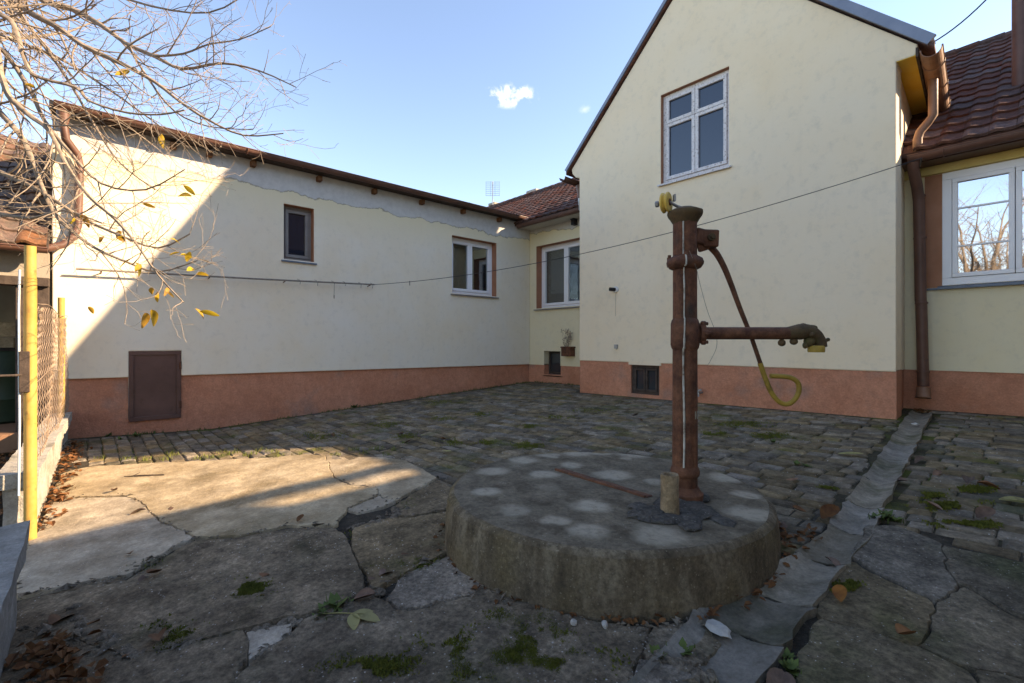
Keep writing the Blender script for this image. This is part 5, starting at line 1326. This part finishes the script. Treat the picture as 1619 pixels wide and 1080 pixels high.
tag(m.build('weed_tufts', 'grass'), 'dry yellow green weeds growing along the slab edge and cracks', kind='stuff')
m = MB()
for (x, y, n, L) in ((520,972,26,.07),(532,962,20,.08),(508,980,16,.05),(545,975,14,.05),(1388,822,22,.06),(1400,818,22,.06),(1418,825,18,.05),(1040,1040,14,.05),(1080,1030,12,.05),(1250,1060,20,.05),(1245,1040,12,.04),(1260,735,12,.05),(1275,738,12,.05),(170,690,16,.07),(215,690,16,.08),(190,695,12,.06),(575,640,22,.10),(560,645,16,.09),(590,638,16,.08),(610,633,12,.06),(1222,700,10,.05)):
    p = onG(x, y); rosette(m, p, n, L, q); blades(m, p, n // 2, L * .9, .05, q, .003, 1.0)
for i in range(170):
    t = q.random(); y_ = .3 + 7.1 * t; p = Vector((AX + .05 + abs(q.gauss(0, .03)), y_)); blades(m, p, 5, .03 + .03 * q.random(), .03, q, .003)
for i in range(60): blades(m, Vector((-7.6 + 1.9 * q.random(), 7.50 - abs(q.gauss(0, .02)))), 5, .04, .03, q, .003)
tag(m.build('green_weeds', 'weed'), 'low green weeds in cracks and along the foot of the walls', kind='stuff')
# moss cushions: tiny upright flakes packed over patches, thinning at the rim
m = MB()
def moss_patch(px, py, rx, ry, n):
    """soft-edged patch given in photo pixels on the ground"""
    for _ in range(int(n * 1.7)):
        gx_, gy_ = q.gauss(0, .6), q.gauss(0, .6); p = onG(px + rx * gx_, py + ry * gy_); r = math.hypot(gx_, gy_)
        k = noise.noise(Vector((p.x * 9, p.y * 9, 2))) + .6 * noise.noise(Vector((p.x * 27, p.y * 27, 5)))
        if k < -.18 + .35 * (r - .6): continue
        if (Vector((p.x, p.y)) - WC).length < WR + .03: continue
        z = zg(p.x, p.y) + .008 + .006 * max(0, k); s = q.uniform(.003, .008); b = Vector((p.x, p.y, z)); d = Vector((q.gauss(0, .8), q.gauss(0, .8), 1)).normalized() * s * 1.5; sd = d.orthogonal().normalized() * s * .8
        sd.rotate(Matrix.Rotation(q.uniform(0, 6.28), 3, d)); m.add([b - sd - ZU * .004, b + sd - ZU * .004, b + d], [(0, 1, 2)])
for (px, py, rx, ry, n) in ((845,1010,40,20,5200),(800,1045,110,30,9000),(830,985,45,14,2200),(855,1050,35,16,3000),(400,936,24,14,1500),(285,1010,40,20,1200),(1335,928,18,10,700),(590,1060,60,16,1500),(1175,672,40,5,900),(1215,690,30,5,700),(1130,686,18,4,500),(1500,800,45,6,1500),(1470,785,18,4,600),(1530,830,45,6,1400),(1545,775,30,5,700),(1310,772,14,4,400),(690,637,24,4,500),(760,655,18,4,450),(835,705,22,5,700),(770,700,16,4,400),(610,672,30,5,700),(640,690,20,5,500),(700,662,20,4,400),(835,675,16,3,300),(880,660,30,3,350),(715,700,24,5,500),(505,690,40,8,700),(660,893,40,8,900),(600,855,40,14,1400),(930,650,30,3,300)):
    moss_patch(px, py, rx, ry, n)
tag(m.build('moss_cushions', 'moss'), 'olive green moss cushions on slabs and paving', kind='stuff')
# leaf litter heaps
def litter(mb, c0, c1, width, n, hgt, L=.05):
    for _ in range(n):
        t = q.random(); p = Vector(c0).lerp(Vector(c1), t) + Vector((q.gauss(0, width), q.gauss(0, width)))
        z = zg(p.x, p.y) + .012 + hgt * q.random() ** 2; l = L * q.uniform(.6, 1.2); a = q.uniform(0, 6.28)
        u = Vector((math.cos(a), math.sin(a), q.gauss(0, .35))).normalized() * l; v = u.cross(Vector((q.gauss(0, .3), q.gauss(0, .3), 1))).normalized() * l * q.uniform(.22, .4); c = Vector((p.x, p.y, z)); up = ZU * l * q.uniform(.05, .3)
        mb.add([c - u * .5, c - u * .15 + v + up, c + u * .25 + v * .8 + up, c + u * .5, c + u * .25 - v * .8 + up, c - u * .15 - v + up, c], [(0, 1, 6), (1, 2, 6), (2, 3, 6), (3, 4, 6), (4, 5, 6), (5, 0, 6)])
m = MB(); litter(m, (-6.9, -.72), (-4.6, -.62), .12, 900, .10); litter(m, (-7.3, -.08), (-4.45, -.20), .045, 300, .03)
litter(m, (-2.62, -.12), (-2.1, -.04), .05, 130, .05); litter(m, (-.98, 7.38), (-.86, 7.12), .03, 24, .02, .05); litter(m, (-.93, 2.62), (-.84, 2.9), .05, 40, .02, .05)
for k in range(60):
    a = q.uniform(3.6, 6.6); p = (WC.x + (WR + .05) * math.cos(a), WC.y + (WR + .05) * math.sin(a)); litter(m, p, p, .02, 2, .012, .035)
tag(m.build('leaf_litter', 'leaf_brown'), 'dry brown leaf litter drifted against walls and well', kind='stuff')
lb = [leaf_mesh('fallen_leaf', 'leaf_brown', L=.11, W=.034, bend=b, fold=f) for b, f in ((-.35, .7), (.5, .6), (-.2, 1.0), (.25, -.5))]
lp_ = [leaf_mesh('fallen_leaf', 'leaf_pale', L=.11, W=.026, bend=b, fold=f) for b, f in ((.08, .5), (-.1, .3))]
fl_ = ((1300,826,1.3),(1545,768,1.3),(1530,770,1.0),(1545,825,1.1),(1490,812,.7),(1490,750,.8),(1462,728,.8),(1435,765,.8),(1330,960,.8),(1445,1010,.8),(1305,888,.8),(1240,830,.8),(1275,815,.7),(1262,760,.7),(600,916,.9),(582,918,.7),(424,914,1.1),(635,880,.9),(610,845,.8),(560,955,.8),(255,908,.8),(225,915,.8),(230,810,1.0),(270,805,1.0),(185,778,.6),(205,880,.6),(80,995,1.2),(650,700,.7),(660,690,.5),(525,688,.6),(1000,660,.7),(860,702,.6),(705,697,.5),(630,690,.6),(1130,770,.5),(250,1010,.9),(1240,1072,1.2),(1010,665,.6),(780,640,.5),(470,830,.6))
for i, (x, y, s_) in enumerate(fl_):
    p = onG(x, y); o_ = bpy.data.objects.new('fallen_leaf', q.choice(lb)); COL.objects.link(o_)
    o_.matrix_world = Matrix.Translation(p + ZU * .020) @ Matrix.Rotation(q.uniform(0, 6.28), 4, 'Z') @ Matrix.Rotation(q.uniform(-.25, .25), 4, 'X') @ Matrix.Diagonal((s_, s_, s_, 1))
    if x > 1380 and y < 850: lab = 'curled brown leaf on the bricks between drain channel and white window wall'
    elif x > 1300 and y > 850: lab = 'curled brown leaf on the mossy slabs beyond the drain channel'
    elif x > 1200: lab = 'curled brown leaf between the well and the drain channel'
    elif y < 720: lab = 'small brown leaf on the brick paving between well and walls'
    elif x < 300 and y < 820: lab = 'curled brown leaf on the sunlit pale concrete'
    elif x > 540: lab = 'curled brown leaf by the cracks beside the round well'
    else: lab = 'curled brown leaf on the dark cracked concrete near the low grey wall'
    tag(o_, lab, 'leaf', 'brown leaves ' + lab[lab.index(' leaf ') + 6:])
for (x, y, s_, a) in ((1580,795,1.7,.9),(1325,721,1.6,.9),(700,716,.9,.8),(665,691,.6,2.0)):
    p = onG(x, y); o_ = bpy.data.objects.new('fallen_leaf', q.choice(lp_)); COL.objects.link(o_)
    o_.matrix_world = Matrix.Translation(p + ZU * .018) @ Matrix.Rotation(a - .45, 4, 'Z') @ Matrix.Diagonal((s_, s_, s_, 1))
    tag(o_, 'long pale yellow leaf lying flat on the brick paving', 'leaf', 'pale leaves on the paving')
# broken walnut twig with three pale leaflets
c = onG(570, 984); tw = thing('fallen_twig', tuple(c), 'pale leaf stalk with three yellowish leaflets on dark concrete by a weed', 'leaf')
s0, s1 = onG(508, 978), onG(558, 978); m = MB(); m.tube([s0 + ZU * .02, s0.lerp(s1, .5) + ZU * .024, s1 + ZU * .022], [.0022, .003, .0025], 6); m.build('stalk', 'leaf_pale', tw)
for (tx, ty) in ((590,972),(600,988),(560,1003)):
    e = onG(tx, ty); d = e - s1; q_ = leaf_shape(L=d.length, W=d.length * .22, bend=.05, fold=.3); mt = Matrix.Translation(s1 + ZU * .022) @ Matrix.Rotation(math.atan2(d.y, d.x), 4, 'Z'); mm_ = MB(); mm_.add([mt @ v for v in q_.v], q_.f); mm_.build('leaflet', 'leaf_pale', tw, smooth=True)
m = MB(); s0, s1 = onG(196, 757), onG(259, 754); m.tube([s0 + ZU * .02, s0.lerp(s1, .4) + ZU * .022, s1 + ZU * .02], [.003, .006, .005], 6); k0 = s0.lerp(s1, .2); m.tube([k0 + ZU * .02, k0 + Vector((-.05, .06, .03))], .003, 5)
tag(m.build('fallen_stick', 'dark_wood', loc=tuple(s0)), 'thin dark forked stick lying on the sunlit concrete', 'stick')
for i, (x, y, sx, sy, lab) in enumerate(((1136, 1003, .055, .035, 'large white plaster chip lying between well and drain channel'), (956, 996, .016, .012, 'small white plaster chip at the foot of the well'), (907, 993, .014, .012, 'small white plaster chip at the foot of the well'), (1447, 674, .035, .028, 'pale stone lying in the rain channel near the downpipe'), (465, 895, .012, .01, None))):
    if not lab: continue
    p = onG(x, y); m = MB(); rock(p + ZU * .022, sx, sy, .014, i + 40, m); tag(m.build('plaster_chip', 'chip', loc=tuple(p)), lab, 'stone', 'chips at the foot of the well' if 'small' in lab else None)
# crushed rubble in the widest cracks
m = MB()
for (x0, y0, x1, y1, n) in ((560,840,640,805,40),(200,905,260,880,26),(560,945,600,930,20),(390,1000,480,985,26),(110,960,140,1010,26),(1040,1040,1130,1075,40),(1010,1000,1050,1050,20),(150,1000,220,1040,22)):
    for _ in range(n):
        t = q.random(); p = onG(x0 + (x1 - x0) * t + q.gauss(0, 6), y0 + (y1 - y0) * t + q.gauss(0, 4)); s = q.uniform(.008, .028); rock(p + ZU * .002, s, s * q.uniform(.5, .9), s * .6, q.randrange(99), m)
for mt, pl in P[:13]:
    for (xa, ya), (xb, yb) in zip(pl, pl[1:] + pl[:1]):
        if min(ya, yb) < 740: continue
        for _ in range(max(1, int(math.hypot(xb - xa, yb - ya) / 9))):
            t = q.random(); p = onG(min(xa + (xb - xa) * t, 1700) + q.gauss(0, 2.5), min(ya + (yb - ya) * t, 1120) + q.gauss(0, 1.5)); s = q.uniform(.004, .013) * (2 if q.random() < .08 else 1)
            b_ = Vector((p.x, p.y, zg(p.x, p.y) + .006)); v4 = [b_ + Vector((q.gauss(0, s), q.gauss(0, s), q.uniform(0, s))) for _k in range(5)] + [b_ + ZU * s * 1.1]
            m.add(v4, [(0, 1, 5), (1, 2, 5), (2, 3, 5), (3, 4, 5), (4, 0, 5)])
tag(m.build('crack_rubble', 'slab_dark'), 'loose rubble crumbs filling the widest cracks', kind='stuff')
